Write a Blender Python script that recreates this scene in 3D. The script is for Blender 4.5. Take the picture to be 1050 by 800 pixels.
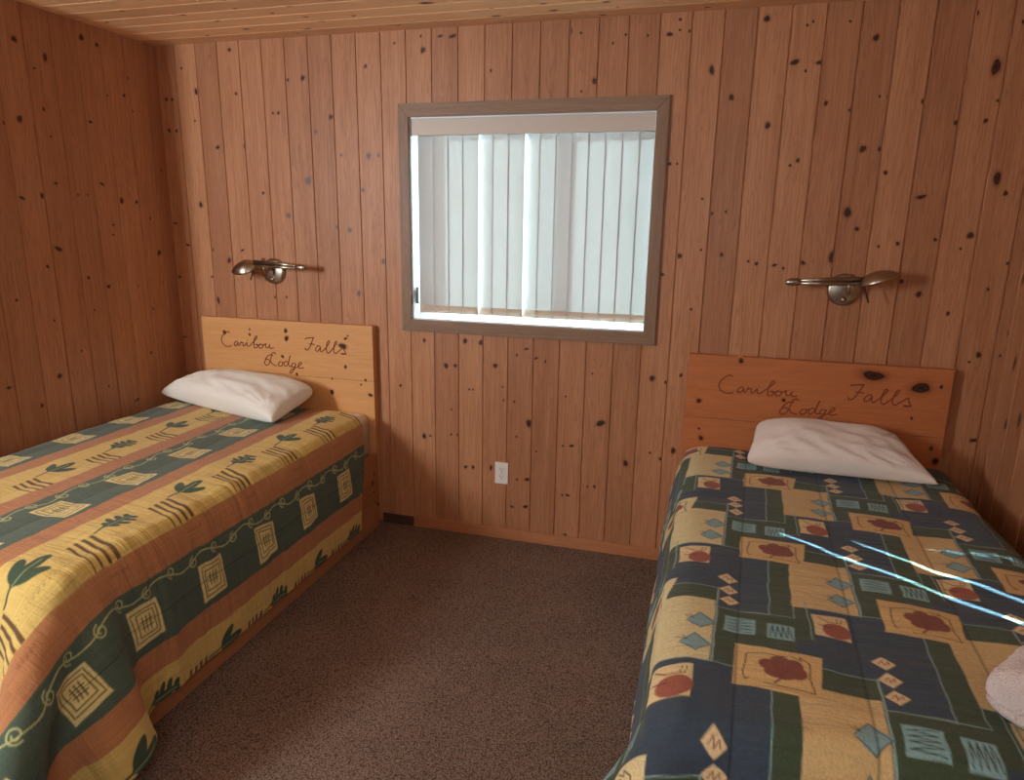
import bpy, bmesh, math, random
import numpy as np
from mathutils import Vector, Matrix, noise as mnoise

# ------------------------------------------------------------------ scene, camera, light
for o in list(bpy.data.objects):
    bpy.data.objects.remove(o, do_unlink=True)
SC = bpy.context.scene
COL = SC.collection
SC.view_settings.view_transform = 'Standard'
SC.view_settings.look = 'None'
SC.view_settings.gamma = 1.0
SC.view_settings.use_curve_mapping = False
SC.view_settings.exposure = 0.08

W = 3.967      # room width, x
H = 2.44       # ceiling height
REAR = -3.80   # rear wall, behind the camera

cam_d = bpy.data.cameras.new('camera')
cam = bpy.data.objects.new('camera', cam_d)
COL.objects.link(cam)
SC.camera = cam
F_PX, YAW, PITCH, ROLL = 707.478, -0.2750, -0.2358, 0.0158
fo = Vector((math.sin(YAW)*math.cos(PITCH), math.cos(YAW)*math.cos(PITCH), math.sin(PITCH)))
r0 = Vector((math.cos(YAW), -math.sin(YAW), 0)); u0 = r0.cross(fo)
ri = r0*math.cos(ROLL) + u0*math.sin(ROLL)
up = -r0*math.sin(ROLL) + u0*math.cos(ROLL)
m = Matrix((ri, up, -fo)).transposed().to_4x4()
m.translation = Vector((2.8126, -3.1740, 1.5852))
cam.matrix_world = m
cam_d.sensor_fit = 'HORIZONTAL'; cam_d.sensor_width = 36.0
cam_d.lens = F_PX/1050*36; cam_d.clip_start = 0.05

world = bpy.data.worlds.new('daylight_sky'); SC.world = world
world.use_nodes = True
bg = world.node_tree.nodes['Background']
bg.inputs[0].default_value = (0.72, 0.86, 1.0, 1); bg.inputs[1].default_value = 26.0

sd = bpy.data.lights.new('sun', 'SUN'); sun = bpy.data.objects.new('sun', sd); COL.objects.link(sun)
sd.energy = 165.0; sd.angle = math.radians(0.5); sd.color = (0.46, 0.83, 1.0)
EL = math.radians(17.6)
sdir = Vector((0.814*math.cos(EL), -0.581*math.cos(EL), -math.sin(EL)))
sun.rotation_euler = sdir.to_track_quat('-Z', 'Y').to_euler(); sun.location = (-3, 4, 4)

def area(name, loc, target, sx, sy, power, color):
    d = bpy.data.lights.new(name, 'AREA'); d.shape = 'RECTANGLE'; d.size = sx; d.size_y = sy
    d.energy = power; d.color = color
    o = bpy.data.objects.new(name, d); COL.objects.link(o); o.location = loc
    o.rotation_euler = (Vector(target)-Vector(loc)).to_track_quat('-Z', 'Y').to_euler()
    return o
area('narrow_key', (-0.24, REAR+0.12, 1.85), (1.9, 0, 1.35), 0.26, 0.75, 70, (0.90, 0.97, 1.0))  # key placed by the direction of the cast shadows; its rear window is added
area('added_fill_rear', (2.3, REAR+0.10, 1.75), (0.3, -0.9, 1.7), 1.8, 1.0, 21, (0.92, 0.98, 1.0))  # added soft fill aimed at the left wall, no known source

def lin(c):
    return tuple(((v/255)/12.92 if v/255 <= 0.04045 else ((v/255+0.055)/1.055)**2.4) for v in c)
def rgba(c): return lin(c) + (1.0,)

# ------------------------------------------------------------------ materials
def new_mat(name):
    mt = bpy.data.materials.new(name); mt.use_nodes = True
    nt = mt.node_tree
    return mt, nt, nt.nodes['Principled BSDF']
def node(nt, t, **kw):
    n = nt.nodes.new(t)
    for k, v in kw.items(): setattr(n, k, v)
    return n
def mixc(nt, fac, a, b, mode='MIX'):
    n = node(nt, 'ShaderNodeMix', data_type='RGBA', blend_type=mode)
    for sock, val in ((n.inputs[0], fac), (n.inputs[6], a), (n.inputs[7], b)):
        if hasattr(val, 'links') or hasattr(val, 'is_linked'): nt.links.new(val, sock)
        else: sock.default_value = val
    return n.outputs[2]
def ramp(nt, val, stops, interp='LINEAR'):
    r = node(nt, 'ShaderNodeValToRGB'); r.color_ramp.interpolation = interp
    cr = r.color_ramp
    while len(cr.elements) < len(stops): cr.elements.new(0.5)
    for e, (p, c) in zip(cr.elements, stops):
        e.position = p; e.color = c if len(c) == 4 else tuple(c)+(1,)
    nt.links.new(val, r.inputs[0]); return r.outputs[0]
def uvnoise(nt, uv, sx, sy, scale=1.0, detail=3, rough=0.55, dist=0.0):
    mp = node(nt, 'ShaderNodeMapping'); mp.inputs['Scale'].default_value = (sx, sy, 1)
    nt.links.new(uv, mp.inputs[0])
    n = node(nt, 'ShaderNodeTexNoise'); n.inputs['Scale'].default_value = scale
    n.inputs['Detail'].default_value = detail; n.inputs['Roughness'].default_value = rough
    n.inputs['Distortion'].default_value = dist
    nt.links.new(mp.outputs[0], n.inputs['Vector']); return n.outputs['Fac']
def fac_ramp(nt, v, a, b):
    return ramp(nt, v, [(a, (0, 0, 0, 1)), (b, (1, 1, 1, 1))])

def wood_mat(name, lo, mid, hi, rough=0.42, tintamt=0.5, contrast=1.0, knot=(38, 20, 14)):
    mt, nt, p = new_mat(name)
    L = nt.links.new
    uv = node(nt, 'ShaderNodeUVMap', uv_map='grain').outputs[0]
    tint = node(nt, 'ShaderNodeAttribute', attribute_name='tint').outputs['Fac']
    kr = node(nt, 'ShaderNodeAttribute', attribute_name='kr').outputs['Fac']
    kg = node(nt, 'ShaderNodeAttribute', attribute_name='kg').outputs['Fac']
    n1 = uvnoise(nt, uv, 9, 0.55, 2.4, 3, 0.5, 0.6)
    n2 = uvnoise(nt, uv, 75, 1.6, 2.0, 4, 0.6, 0.3)
    n3 = uvnoise(nt, uv, 420, 9, 1.5, 2, 0.5)
    base = mixc(nt, fac_ramp(nt, n1, 0.5-0.22/contrast, 0.5+0.22/contrast), rgba(mid), rgba(hi))
    # growth rings: narrow bands running with the grain
    sx = node(nt, 'ShaderNodeSeparateXYZ'); L(uv, sx.inputs[0])
    a = node(nt, 'ShaderNodeMath', operation='MULTIPLY_ADD'); L(n1, a.inputs[0]); a.inputs[1].default_value = 0.16; L(sx.outputs[0], a.inputs[2])
    b = node(nt, 'ShaderNodeMath', operation='MULTIPLY'); L(a.outputs[0], b.inputs[0]); b.inputs[1].default_value = 480
    s = node(nt, 'ShaderNodeMath', operation='SINE'); L(b.outputs[0], s.inputs[0])
    rg = node(nt, 'ShaderNodeMapRange'); L(s.outputs[0], rg.inputs[0]); rg.inputs[1].default_value = -0.2; rg.inputs[2].default_value = 1.0
    rg.inputs[3].default_value = 0; rg.inputs[4].default_value = 0.30*contrast
    base = mixc(nt, rg.outputs[0], base, rgba(lo))
    f2 = node(nt, 'ShaderNodeMapRange'); L(n2, f2.inputs[0]); f2.inputs[1].default_value = 0.45; f2.inputs[2].default_value = 0.75
    f2.inputs[4].default_value = 0.45*contrast
    base = mixc(nt, f2.outputs[0], base, rgba(lo))
    # every board its own tone
    tr = ramp(nt, tint, [(0.0, (1-0.30*tintamt, 1-0.36*tintamt, 1-0.38*tintamt, 1)), (0.5, (1, 1, 1, 1)), (1.0, (1+0.18*tintamt, 1+0.26*tintamt, 1+0.28*tintamt, 1))])
    base = mixc(nt, 1.0, base, tr, 'MULTIPLY')
    # knots
    wob = node(nt, 'ShaderNodeMath', operation='MULTIPLY_ADD'); L(n2, wob.inputs[0]); wob.inputs[1].default_value = 0.22; wob.inputs[2].default_value = -0.20
    kk = node(nt, 'ShaderNodeMath', operation='ADD'); L(kr, kk.inputs[0]); L(wob.outputs[0], kk.inputs[1])
    gate = node(nt, 'ShaderNodeMath', operation='GREATER_THAN'); L(kr, gate.inputs[0]); gate.inputs[1].default_value = 0.02
    kf = ramp(nt, kk.outputs[0], [(0.05, (0, 0, 0, 1)), (0.40, (0.42, 0.42, 0.42, 1)), (0.52, (0.98, 0.98, 0.98, 1)), (1, (1, 1, 1, 1))])
    gf = node(nt, 'ShaderNodeMath', operation='MULTIPLY'); L(kf, gf.inputs[0]); L(gate.outputs[0], gf.inputs[1])
    kcol = ramp(nt, kk.outputs[0], [(0.0, rgba(lo)), (0.42, rgba((96, 48, 30))), (0.54, rgba(knot)), (0.68, rgba((78, 44, 30))), (0.80, rgba(knot)), (1.0, rgba((60, 34, 25)))])
    kcol = mixc(nt, kg, kcol, rgba((112, 92, 88)))
    base = mixc(nt, gf.outputs[0], base, kcol)
    L(base, p.inputs['Base Color'])
    rr = node(nt, 'ShaderNodeMapRange'); L(n2, rr.inputs[0]); rr.inputs[3].default_value = rough-0.06; rr.inputs[4].default_value = rough+0.10
    L(rr.outputs[0], p.inputs['Roughness'])
    bp_ = node(nt, 'ShaderNodeBump'); bp_.inputs['Strength'].default_value = 0.12; bp_.inputs['Distance'].default_value = 0.002
    L(n3, bp_.inputs['Height']); L(bp_.outputs[0], p.inputs['Normal'])
    p.inputs['Specular IOR Level'].default_value = 0.35
    return mt

def plain(name, c, rough=0.5, metal=0.0, bump=0.0, bscale=200, var=0.06, spec=0.5, bdist=0.001):
    mt, nt, p = new_mat(name); L = nt.links.new
    tc = node(nt, 'ShaderNodeTexCoord').outputs['Object']
    n = node(nt, 'ShaderNodeTexNoise'); n.inputs['Scale'].default_value = bscale; n.inputs['Detail'].default_value = 3
    L(tc, n.inputs['Vector'])
    base = lin(c)
    a = tuple(v*(1-var) for v in base)+(1,); b = tuple(min(1, v*(1+var)) for v in base)+(1,)
    L(mixc(nt, n.outputs['Fac'], a, b), p.inputs['Base Color'])
    p.inputs['Roughness'].default_value = rough; p.inputs['Metallic'].default_value = metal
    p.inputs['Specular IOR Level'].default_value = spec
    if bump:
        bn = node(nt, 'ShaderNodeBump'); bn.inputs['Strength'].default_value = bump; bn.inputs['Distance'].default_value = bdist
        L(n.outputs['Fac'], bn.inputs['Height']); L(bn.outputs[0], p.inputs['Normal'])
    return mt

M_WALL = wood_mat('pine_board_wall', (130, 80, 52), (176, 118, 81), (192, 136, 98), 0.42, 0.48, 1.0)
M_CEIL = wood_mat('pine_board_ceiling', (216, 160, 112), (244, 194, 146), (250, 208, 162), 0.42, 0.5)
M_HEAD1 = wood_mat('honey_pine_headboard', (190, 128, 76), (214, 156, 100), (224, 170, 114), 0.32, 0.30, 0.6)
M_HEAD2 = wood_mat('orange_pine_headboard', (150, 84, 48), (180, 106, 64), (194, 120, 74), 0.30, 0.30, 0.7)
M_RAIL = wood_mat('pine_bed_rail', (132, 82, 54), (176, 118, 78), (190, 134, 92), 0.40, 0.3, 0.8)
M_TRIM = wood_mat('oak_window_trim', (104, 78, 58), (136, 104, 82), (150, 118, 94), 0.45, 0.25, 1.0)
M_BASE = wood_mat('pine_baseboard', (140, 84, 54), (176, 114, 76), (190, 128, 88), 0.45, 0.2, 0.8)
M_BASED = wood_mat('dark_baseboard', (60, 38, 32), (80, 54, 46), (88, 60, 50), 0.6, 0.2, 0.8)
M_WHITE = plain('white_vinyl', (232, 236, 240), 0.35)
M_VAL = plain('beige_valance', (200, 186, 174), 0.45)
M_PLATE = plain('outlet_plastic', (226, 216, 206), 0.35)
M_DARK = plain('dark_slot', (40, 32, 28), 0.6)
M_METAL = plain('brushed_nickel', (176, 164, 150), 0.30, 1.0, 0.05, 300)
M_CABLE = plain('black_plastic', (30, 26, 24), 0.4)
M_GREYP = plain('grey_plastic', (120, 112, 106), 0.4)
M_CARVE1 = plain('burnt_lettering', (112, 42, 26), 0.7)
M_CARVE2 = plain('carved_groove', (128, 56, 28), 0.6)
M_SNOW = plain('outdoor_snow', (225, 230, 235), 0.9)

def cloth_plain(name, c, sheen=0.3, bscale=900, bump=0.25, wr=0.0, bdist=0.0008):
    mt, nt, p = new_mat(name); L = nt.links.new
    tc = node(nt, 'ShaderNodeTexCoord').outputs['Object']
    n = node(nt, 'ShaderNodeTexNoise'); n.inputs['Scale'].default_value = bscale; n.inputs['Detail'].default_value = 2
    L(tc, n.inputs['Vector'])
    base = lin(c)
    L(mixc(nt, n.outputs['Fac'], tuple(v*0.92 for v in base)+(1,), tuple(min(1, v*1.05) for v in base)+(1,)), p.inputs['Base Color'])
    p.inputs['Roughness'].default_value = 0.9; p.inputs['Sheen Weight'].default_value = sheen
    p.inputs['Specular IOR Level'].default_value = 0.2
    bn = node(nt, 'ShaderNodeBump'); bn.inputs['Strength'].default_value = bump; bn.inputs['Distance'].default_value = bdist
    L(n.outputs['Fac'], bn.inputs['Height']); last = bn.outputs[0]
    if wr:
        n2 = node(nt, 'ShaderNodeTexNoise'); n2.inputs['Scale'].default_value = 14; n2.inputs['Detail'].default_value = 4
        n2.inputs['Distortion'].default_value = 1.2; L(tc, n2.inputs['Vector'])
        b2 = node(nt, 'ShaderNodeBump'); b2.inputs['Strength'].default_value = wr; b2.inputs['Distance'].default_value = 0.01
        L(n2.outputs['Fac'], b2.inputs['Height']); L(last, b2.inputs['Normal']); last = b2.outputs[0]
    L(last, p.inputs['Normal'])
    return mt
M_PILLOW = cloth_plain('white_pillow_cotton', (236, 231, 222), wr=0.35)
M_PILLOW2 = cloth_plain('cream_pillow_cotton', (234, 222, 212), wr=0.35)
M_SHEET = cloth_plain('white_sheet', (238, 222, 216))
M_TOWEL = cloth_plain('pale_terry', (236, 216, 210), 0.6, 240, 1.0, 0.5, 0.009)

def quilt_mat(name):
    mt, nt, p = new_mat(name); L = nt.links.new
    col = node(nt, 'ShaderNodeAttribute', attribute_name='print').outputs['Color']
    uv = node(nt, 'ShaderNodeUVMap', uv_map='grain').outputs[0]
    w1 = uvnoise(nt, uv, 900, 160, 1, 2)
    w2 = uvnoise(nt, uv, 160, 900, 1, 2)
    a = node(nt, 'ShaderNodeMath', operation='ADD'); L(w1, a.inputs[0]); L(w2, a.inputs[1])
    g = node(nt, 'ShaderNodeMapRange'); L(a.outputs[0], g.inputs[0]); g.inputs[1].default_value = 0.7; g.inputs[2].default_value = 1.3
    g.inputs[3].default_value = 0.86; g.inputs[4].default_value = 1.12
    sc = node(nt, 'ShaderNodeVectorMath', operation='SCALE'); L(col, sc.inputs[0]); L(g.outputs[0], sc.inputs['Scale'])
    L(sc.outputs[0], p.inputs['Base Color'])
    p.inputs['Roughness'].default_value = 0.85; p.inputs['Sheen Weight'].default_value = 0.12
    p.inputs['Specular IOR Level'].default_value = 0.25
    b1 = node(nt, 'ShaderNodeBump'); b1.inputs['Strength'].default_value = 0.3; b1.inputs['Distance'].default_value = 0.0008
    L(a.outputs[0], b1.inputs['Height'])
    w3 = uvnoise(nt, uv, 6, 34, 1.2, 4, 0.6, 0.8)
    b2 = node(nt, 'ShaderNodeBump'); b2.inputs['Strength'].default_value = 0.45; b2.inputs['Distance'].default_value = 0.018
    L(w3, b2.inputs['Height']); L(b1.outputs[0], b2.inputs['Normal']); L(b2.outputs[0], p.inputs['Normal'])
    return mt
M_QUILT = quilt_mat('printed_quilt_cotton')

def carpet_mat():
    mt, nt, p = new_mat('brown_loop_carpet'); L = nt.links.new
    tc = node(nt, 'ShaderNodeTexCoord').outputs['Object']
    v = node(nt, 'ShaderNodeTexVoronoi'); v.inputs['Scale'].default_value = 210; L(tc, v.inputs['Vector'])
    n = node(nt, 'ShaderNodeTexNoise'); n.inputs['Scale'].default_value = 260; n.inputs['Detail'].default_value = 4; L(tc, n.inputs['Vector'])
    n2 = node(nt, 'ShaderNodeTexNoise'); n2.inputs['Scale'].default_value = 3; n2.inputs['Detail'].default_value = 3; L(tc, n2.inputs['Vector'])
    c = mixc(nt, fac_ramp(nt, n.outputs['Fac'], 0.36, 0.64), rgba((113, 93, 82)), rgba((184, 154, 138)))
    c = mixc(nt, fac_ramp(nt, v.outputs['Distance'], 0.2, 0.8), c, rgba((86, 70, 62)))
    c = mixc(nt, 1.0, c, ramp(nt, n2.outputs['Fac'], [(0.3, (0.88, 0.88, 0.88, 1)), (0.7, (1.08, 1.06, 1.05, 1))]), 'MULTIPLY')
    L(c, p.inputs['Base Color']); p.inputs['Roughness'].default_value = 1.0; p.inputs['Specular IOR Level'].default_value = 0.1
    b = node(nt, 'ShaderNodeBump'); b.inputs['Strength'].default_value = 0.7; b.inputs['Distance'].default_value = 0.004
    L(v.outputs['Distance'], b.inputs['Height']); b.invert = True; L(b.outputs[0], p.inputs['Normal'])
    return mt
M_CARPET = carpet_mat()

def blind_mat(name, c, tr, c2):
    mt, nt, p = new_mat(name); L = nt.links.new
    tc = node(nt, 'ShaderNodeTexCoord').outputs['Object']
    n = node(nt, 'ShaderNodeTexNoise'); n.inputs['Scale'].default_value = 260; n.inputs['Detail'].default_value = 3; L(tc, n.inputs['Vector'])
    n.inputs['Roughness'].default_value = 0.7
    d = node(nt, 'ShaderNodeBsdfDiffuse'); t = node(nt, 'ShaderNodeBsdfTranslucent'); mx = node(nt, 'ShaderNodeAddShader')
    d.inputs['Color'].default_value = tuple(lin(c))+(1,)
    k = [tr*v for v in lin(c2)]
    L(mixc(nt, fac_ramp(nt, n.outputs['Fac'], 0.3, 0.7), tuple(v*0.86 for v in k)+(1,), tuple(v*1.12 for v in k)+(1,)), t.inputs['Color'])
    L(d.outputs[0], mx.inputs[0]); L(t.outputs[0], mx.inputs[1])
    L(mx.outputs[0], nt.nodes['Material Output'].inputs[0]); nt.nodes.remove(p)
    return mt
M_SLAT = blind_mat('woven_blind_fabric', (176, 173, 168), 0.0140, (255, 226, 212))
M_SLATW = blind_mat('blind_weight_pocket', (196, 176, 158), 0.045, (255, 226, 196))

def glass_mat():
    mt, nt, p = new_mat('window_glass'); L = nt.links.new
    t = node(nt, 'ShaderNodeBsdfTransparent'); g = node(nt, 'ShaderNodeBsdfGlossy'); g.inputs['Roughness'].default_value = 0.02
    mx = node(nt, 'ShaderNodeMixShader'); mx.inputs[0].default_value = 0.07
    t.inputs['Color'].default_value = (0.93, 0.98, 0.97, 1)
    L(t.outputs[0], mx.inputs[1]); L(g.outputs[0], mx.inputs[2])
    L(mx.outputs[0], nt.nodes['Material Output'].inputs[0]); nt.nodes.remove(p)
    return mt
M_GLASS = glass_mat()

# ------------------------------------------------------------------ mesh helpers
class MB:
    def __init__(s): s.v = []; s.f = []; s.uv = []; s.t = []; s.kr = []; s.kg = []; s.sm = []
    def vert(s, p, uv=(0, 0), t=0.5, kr=0.0, kg=0.0):
        s.v.append(tuple(p)); s.uv.append(uv); s.t.append(t); s.kr.append(kr); s.kg.append(kg); return len(s.v)-1
    def face(s, idx, smooth=False): s.f.append(tuple(idx)); s.sm.append(smooth)
    def quad(s, ps, uvs=None, t=0.5):
        uvs = uvs or [(0, 0)]*4
        s.face([s.vert(p, u, t) for p, u in zip(ps, uvs)])
    def box(s, lo, hi, axis=0, t=0.5, bev=0.0, off=(0, 0)):
        """box with rounded edges; grain runs along axis"""
        bm = bmesh.new(); bmesh.ops.create_cube(bm, size=1.0)
        c = [(a+b)/2 for a, b in zip(lo, hi)]; d = [b-a for a, b in zip(lo, hi)]
        for v in bm.verts: v.co = Vector([v.co[i]*d[i]+c[i] for i in range(3)])
        if bev: bmesh.ops.bevel(bm, geom=bm.edges[:], offset=bev, segments=2, affect='EDGES', profile=0.5)
        s.add_bm(bm, axis, t, off)
    def add_bm(s, bm, axis=0, t=0.5, off=(0, 0), smooth=False, mat=None):
        oth = [i for i in range(3) if i != axis]
        base = len(s.v)
        for v in bm.verts:
            p = mat @ v.co if mat else v.co
            s.vert(p, (p[oth[0]]*1.0+p[oth[1]]*1.0+off[0], p[axis]+off[1]), t)
        for f in bm.faces: s.face([base+v.index for v in f.verts], smooth)
        bm.free()
    def build(s, name, mat, parent=None, weld=False):
        me = bpy.data.meshes.new(name)
        me.from_pydata(s.v, [], s.f)
        me.polygons.foreach_set('use_smooth', s.sm)
        uvl = me.uv_layers.new(name='grain')
        vi = np.empty(len(me.loops), dtype=np.int32); me.loops.foreach_get('vertex_index', vi)
        uvl.data.foreach_set('uv', np.array(s.uv, dtype=np.float32)[vi].ravel())
        for nm, arr in (('tint', s.t), ('kr', s.kr), ('kg', s.kg)):
            a = me.attributes.new(nm, 'FLOAT', 'POINT'); a.data.foreach_set('value', np.array(arr, dtype=np.float32))
        me.materials.append(mat); me.update()
        o = bpy.data.objects.new(name, me); COL.objects.link(o)
        if parent: o.parent = parent
        return o

def structure(o): o['kind'] = 'structure'; return o
def tag(o, label=None, cat=None, group=None):
    if label: o['label'] = label
    if cat: o['category'] = cat
    if group: o['group'] = group
    return o
def empty(name, loc, label=None, cat=None, group=None):
    o = bpy.data.objects.new(name, None); COL.objects.link(o); o.location = loc; o.empty_display_size = 0.1
    tag(o, label, cat, group); return o
def adopt(root):
    """children were modelled in world space: move them under the root"""
    bpy.context.view_layer.update()
    for ch in root.children: ch.matrix_parent_inverse = root.matrix_world.inverted()

KSIZE = {1: 0.0058, 2: 0.0088, 3: 0.0130, 4: 0.0195, 5: 0.031}
def knot(mb, O, U, V, N, ku, kv, s, kind, lim=None, uvf=None, t=0.5, rnd=random):
    """a knot in the face of a board: concentric rings with fading reddish rim"""
    R = KSIZE[s]*1.75*rnd.uniform(0.85, 1.1)
    ax, ay = 1.0, 1.15
    ang = rnd.uniform(-0.2, 0.2)
    if 'h' in kind: ax, ay = 1.5, 0.75; ang = rnd.choice((-0.35, 0.35, 0.15, -0.15))
    if 'v' in kind: ax, ay = 0.8, 1.7
    kg = 1.0 if 'g' in kind else 0.0
    n = 18; rings = [0.0, 0.25, 0.5, 0.75, 1.0]; idx = []
    for r in rings:
        row = []
        for k in range(n if r > 0 else 1):
            a = 2*math.pi*k/n
            rr = r*R*(1+0.10*math.sin(2*a+ku*90)+0.07*math.sin(3*a+kv*70))
            x = rr*ax*math.cos(a); y = rr*ay*math.sin(a)
            x, y = x*math.cos(ang)-y*math.sin(ang), x*math.sin(ang)+y*math.cos(ang)
            u = ku+x; v = kv+y
            if lim: u = min(max(u, lim[0]), lim[1])
            p = O+U*u+V*v+N*(0.0007*(1-r*0.5))
            row.append(mb.vert(p, uvf(u, v) if uvf else (u, v), t, 1-r, kg))
        idx.append(row)
    for k in range(n):
        mb.face((idx[0][0], idx[1][k], idx[1][(k+1) % n]))
        for a, b in zip(idx[1:], idx[2:]):
            mb.face((a[k], b[k], b[(k+1) % n], a[(k+1) % n]))

def board_wall(name, O, U, V, N, L, Ht, bw, off, knots, mat, hole=None, thick=0.13, seed=1, extra=0):
    """tongue and groove boards running along V, laid side by side along U, real V-grooves; solid core behind"""
    rnd = random.Random(seed); mb = MB()
    O, U, V, N = map(Vector, (O, U, V, N))
    k0 = math.floor(-off/bw); tints = {}; offs = {}
    def brd(u): return math.floor((u-off)/bw)
    def info(b):
        if b not in tints: tints[b] = rnd.random(); offs[b] = (rnd.uniform(0, 30), rnd.uniform(0, 30))
        return tints[b], offs[b]
    pts = [(0.0, 0.0)]
    k = 1
    kk = math.ceil(-off/bw)
    cuts = []
    while off+kk*bw < L-0.004:
        if off+kk*bw > 0.004: cuts.append(off+kk*bw)
        kk += 1
    for c in cuts: pts += [(c-0.0040, 0), (c-0.0015, -0.0055), (c+0.0015, -0.0055), (c+0.0040, 0)]
    pts.append((L, 0.0))
    if hole:
        for h in hole[:2]:
            for i in range(len(pts)-1):
                if pts[i][0] < h < pts[i+1][0]:
                    f = (h-pts[i][0])/(pts[i+1][0]-pts[i][0])
                    pts.insert(i+1, (h, pts[i][1]*(1-f)+pts[i+1][1]*f)); break
    flip = U.cross(V).dot(N) < 0
    for (ua, da), (ub, db) in zip(pts, pts[1:]):
        mid = (ua+ub)/2; b = brd(mid); t, (ou, ov) = info(b)
        spans = [(0, Ht)]
        if hole and hole[0]-1e-6 <= mid <= hole[1]+1e-6: spans = [(0, hole[2]), (hole[3], Ht)]
        for va, vb in spans:
            q = [(ua, va, da), (ub, va, db), (ub, vb, db), (ua, vb, da)]
            if flip: q.reverse()
            mb.quad([O+U*a+V*c+N*d for a, c, d in q], [(a+ou, c+ov) for a, c, d in q], t)
    for ku, kv, s, kind in knots:
        b = brd(ku); t, (ou, ov) = info(b)
        if hole and hole[0]-0.03 < ku < hole[1]+0.03 and hole[2]-0.03 < kv < hole[3]+0.03: continue
        knot(mb, O, U, V, N, ku, kv, s, kind, (off+b*bw+0.0045, off+(b+1)*bw-0.0045), lambda u, v: (u+ou, v+ov), t, rnd)
    # solid core
    def core(a0, a1, c0, c1):
        ps = [O+U*a+V*c+N*d for a in (a0, a1) for c in (c0, c1) for d in (-0.006, -thick)]
        lo = [min(p[i] for p in ps) for i in range(3)]; hi = [max(p[i] for p in ps) for i in range(3)]
        mb.box(lo, hi, 2)
    if hole:
        core(0, hole[0], 0, Ht); core(hole[1], L, 0, Ht); core(hole[0], hole[1], 0, hole[2]); core(hole[0], hole[1], hole[3], Ht)
    else: core(0, L-0.012, 0, Ht)
    return structure(mb.build(name, mat))

def tube(pts, radii, seg=10, cap=True):
    """bmesh of a tube through pts"""
    bm = bmesh.new(); pts = [Vector(p) for p in pts]; rings = []
    if not hasattr(radii, '__len__'): radii = [radii]*len(pts)
    ref = None
    for i, p in enumerate(pts):
        d = (pts[min(i+1, len(pts)-1)]-pts[max(i-1, 0)]).normalized()
        if ref is None:
            ref = d.orthogonal().normalized()
        ref = (ref-d*ref.dot(d)).normalized(); b = d.cross(ref)
        rings.append([bm.verts.new(p+(ref*math.cos(2*math.pi*k/seg)+b*math.sin(2*math.pi*k/seg))*radii[i]) for k in range(seg)])
    for r1, r2 in zip(rings, rings[1:]):
        for k in range(seg): bm.faces.new((r1[k], r1[(k+1) % seg], r2[(k+1) % seg], r2[k]))
    if cap: bm.faces.new(rings[0][::-1]); bm.faces.new(rings[-1])
    bm.verts.index_update(); return bm
def lathe(profile, M, seg=40):
    """profile (r, h) turned about local z, placed by M"""
    bm = bmesh.new(); rings = []
    for r, h in profile:
        if r < 1e-6: rings.append([bm.verts.new((0, 0, h))])
        else: rings.append([bm.verts.new((r*math.cos(2*math.pi*k/seg), r*math.sin(2*math.pi*k/seg), h)) for k in range(seg)])
    for a, b in zip(rings, rings[1:]):
        for k in range(seg):
            k2 = (k+1) % seg
            if len(a) == 1: bm.faces.new((a[0], b[k], b[k2]))
            elif len(b) == 1: bm.faces.new((a[k], b[0], a[k2]))
            else: bm.faces.new((a[k], b[k], b[k2], a[k2]))
    bmesh.ops.transform(bm, matrix=M, verts=bm.verts); bmesh.ops.recalc_face_normals(bm, faces=bm.faces)
    bm.verts.index_update(); return bm
def catmull(P, n=6):
    P = [Vector(p) for p in P]; out = []
    if len(P) < 3: return P
    Q = [P[0]*2-P[1]]+P+[P[-1]*2-P[-2]]
    for i in range(1, len(Q)-2):
        for k in range(n):
            t = k/n; a, b, c, d = Q[i-1:i+3]
            out.append(0.5*((2*b)+(c-a)*t+(2*a-5*b+4*c-d)*t*t+(3*b-a-3*c+d)*t**3))
    out.append(P[-1]); return out

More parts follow.
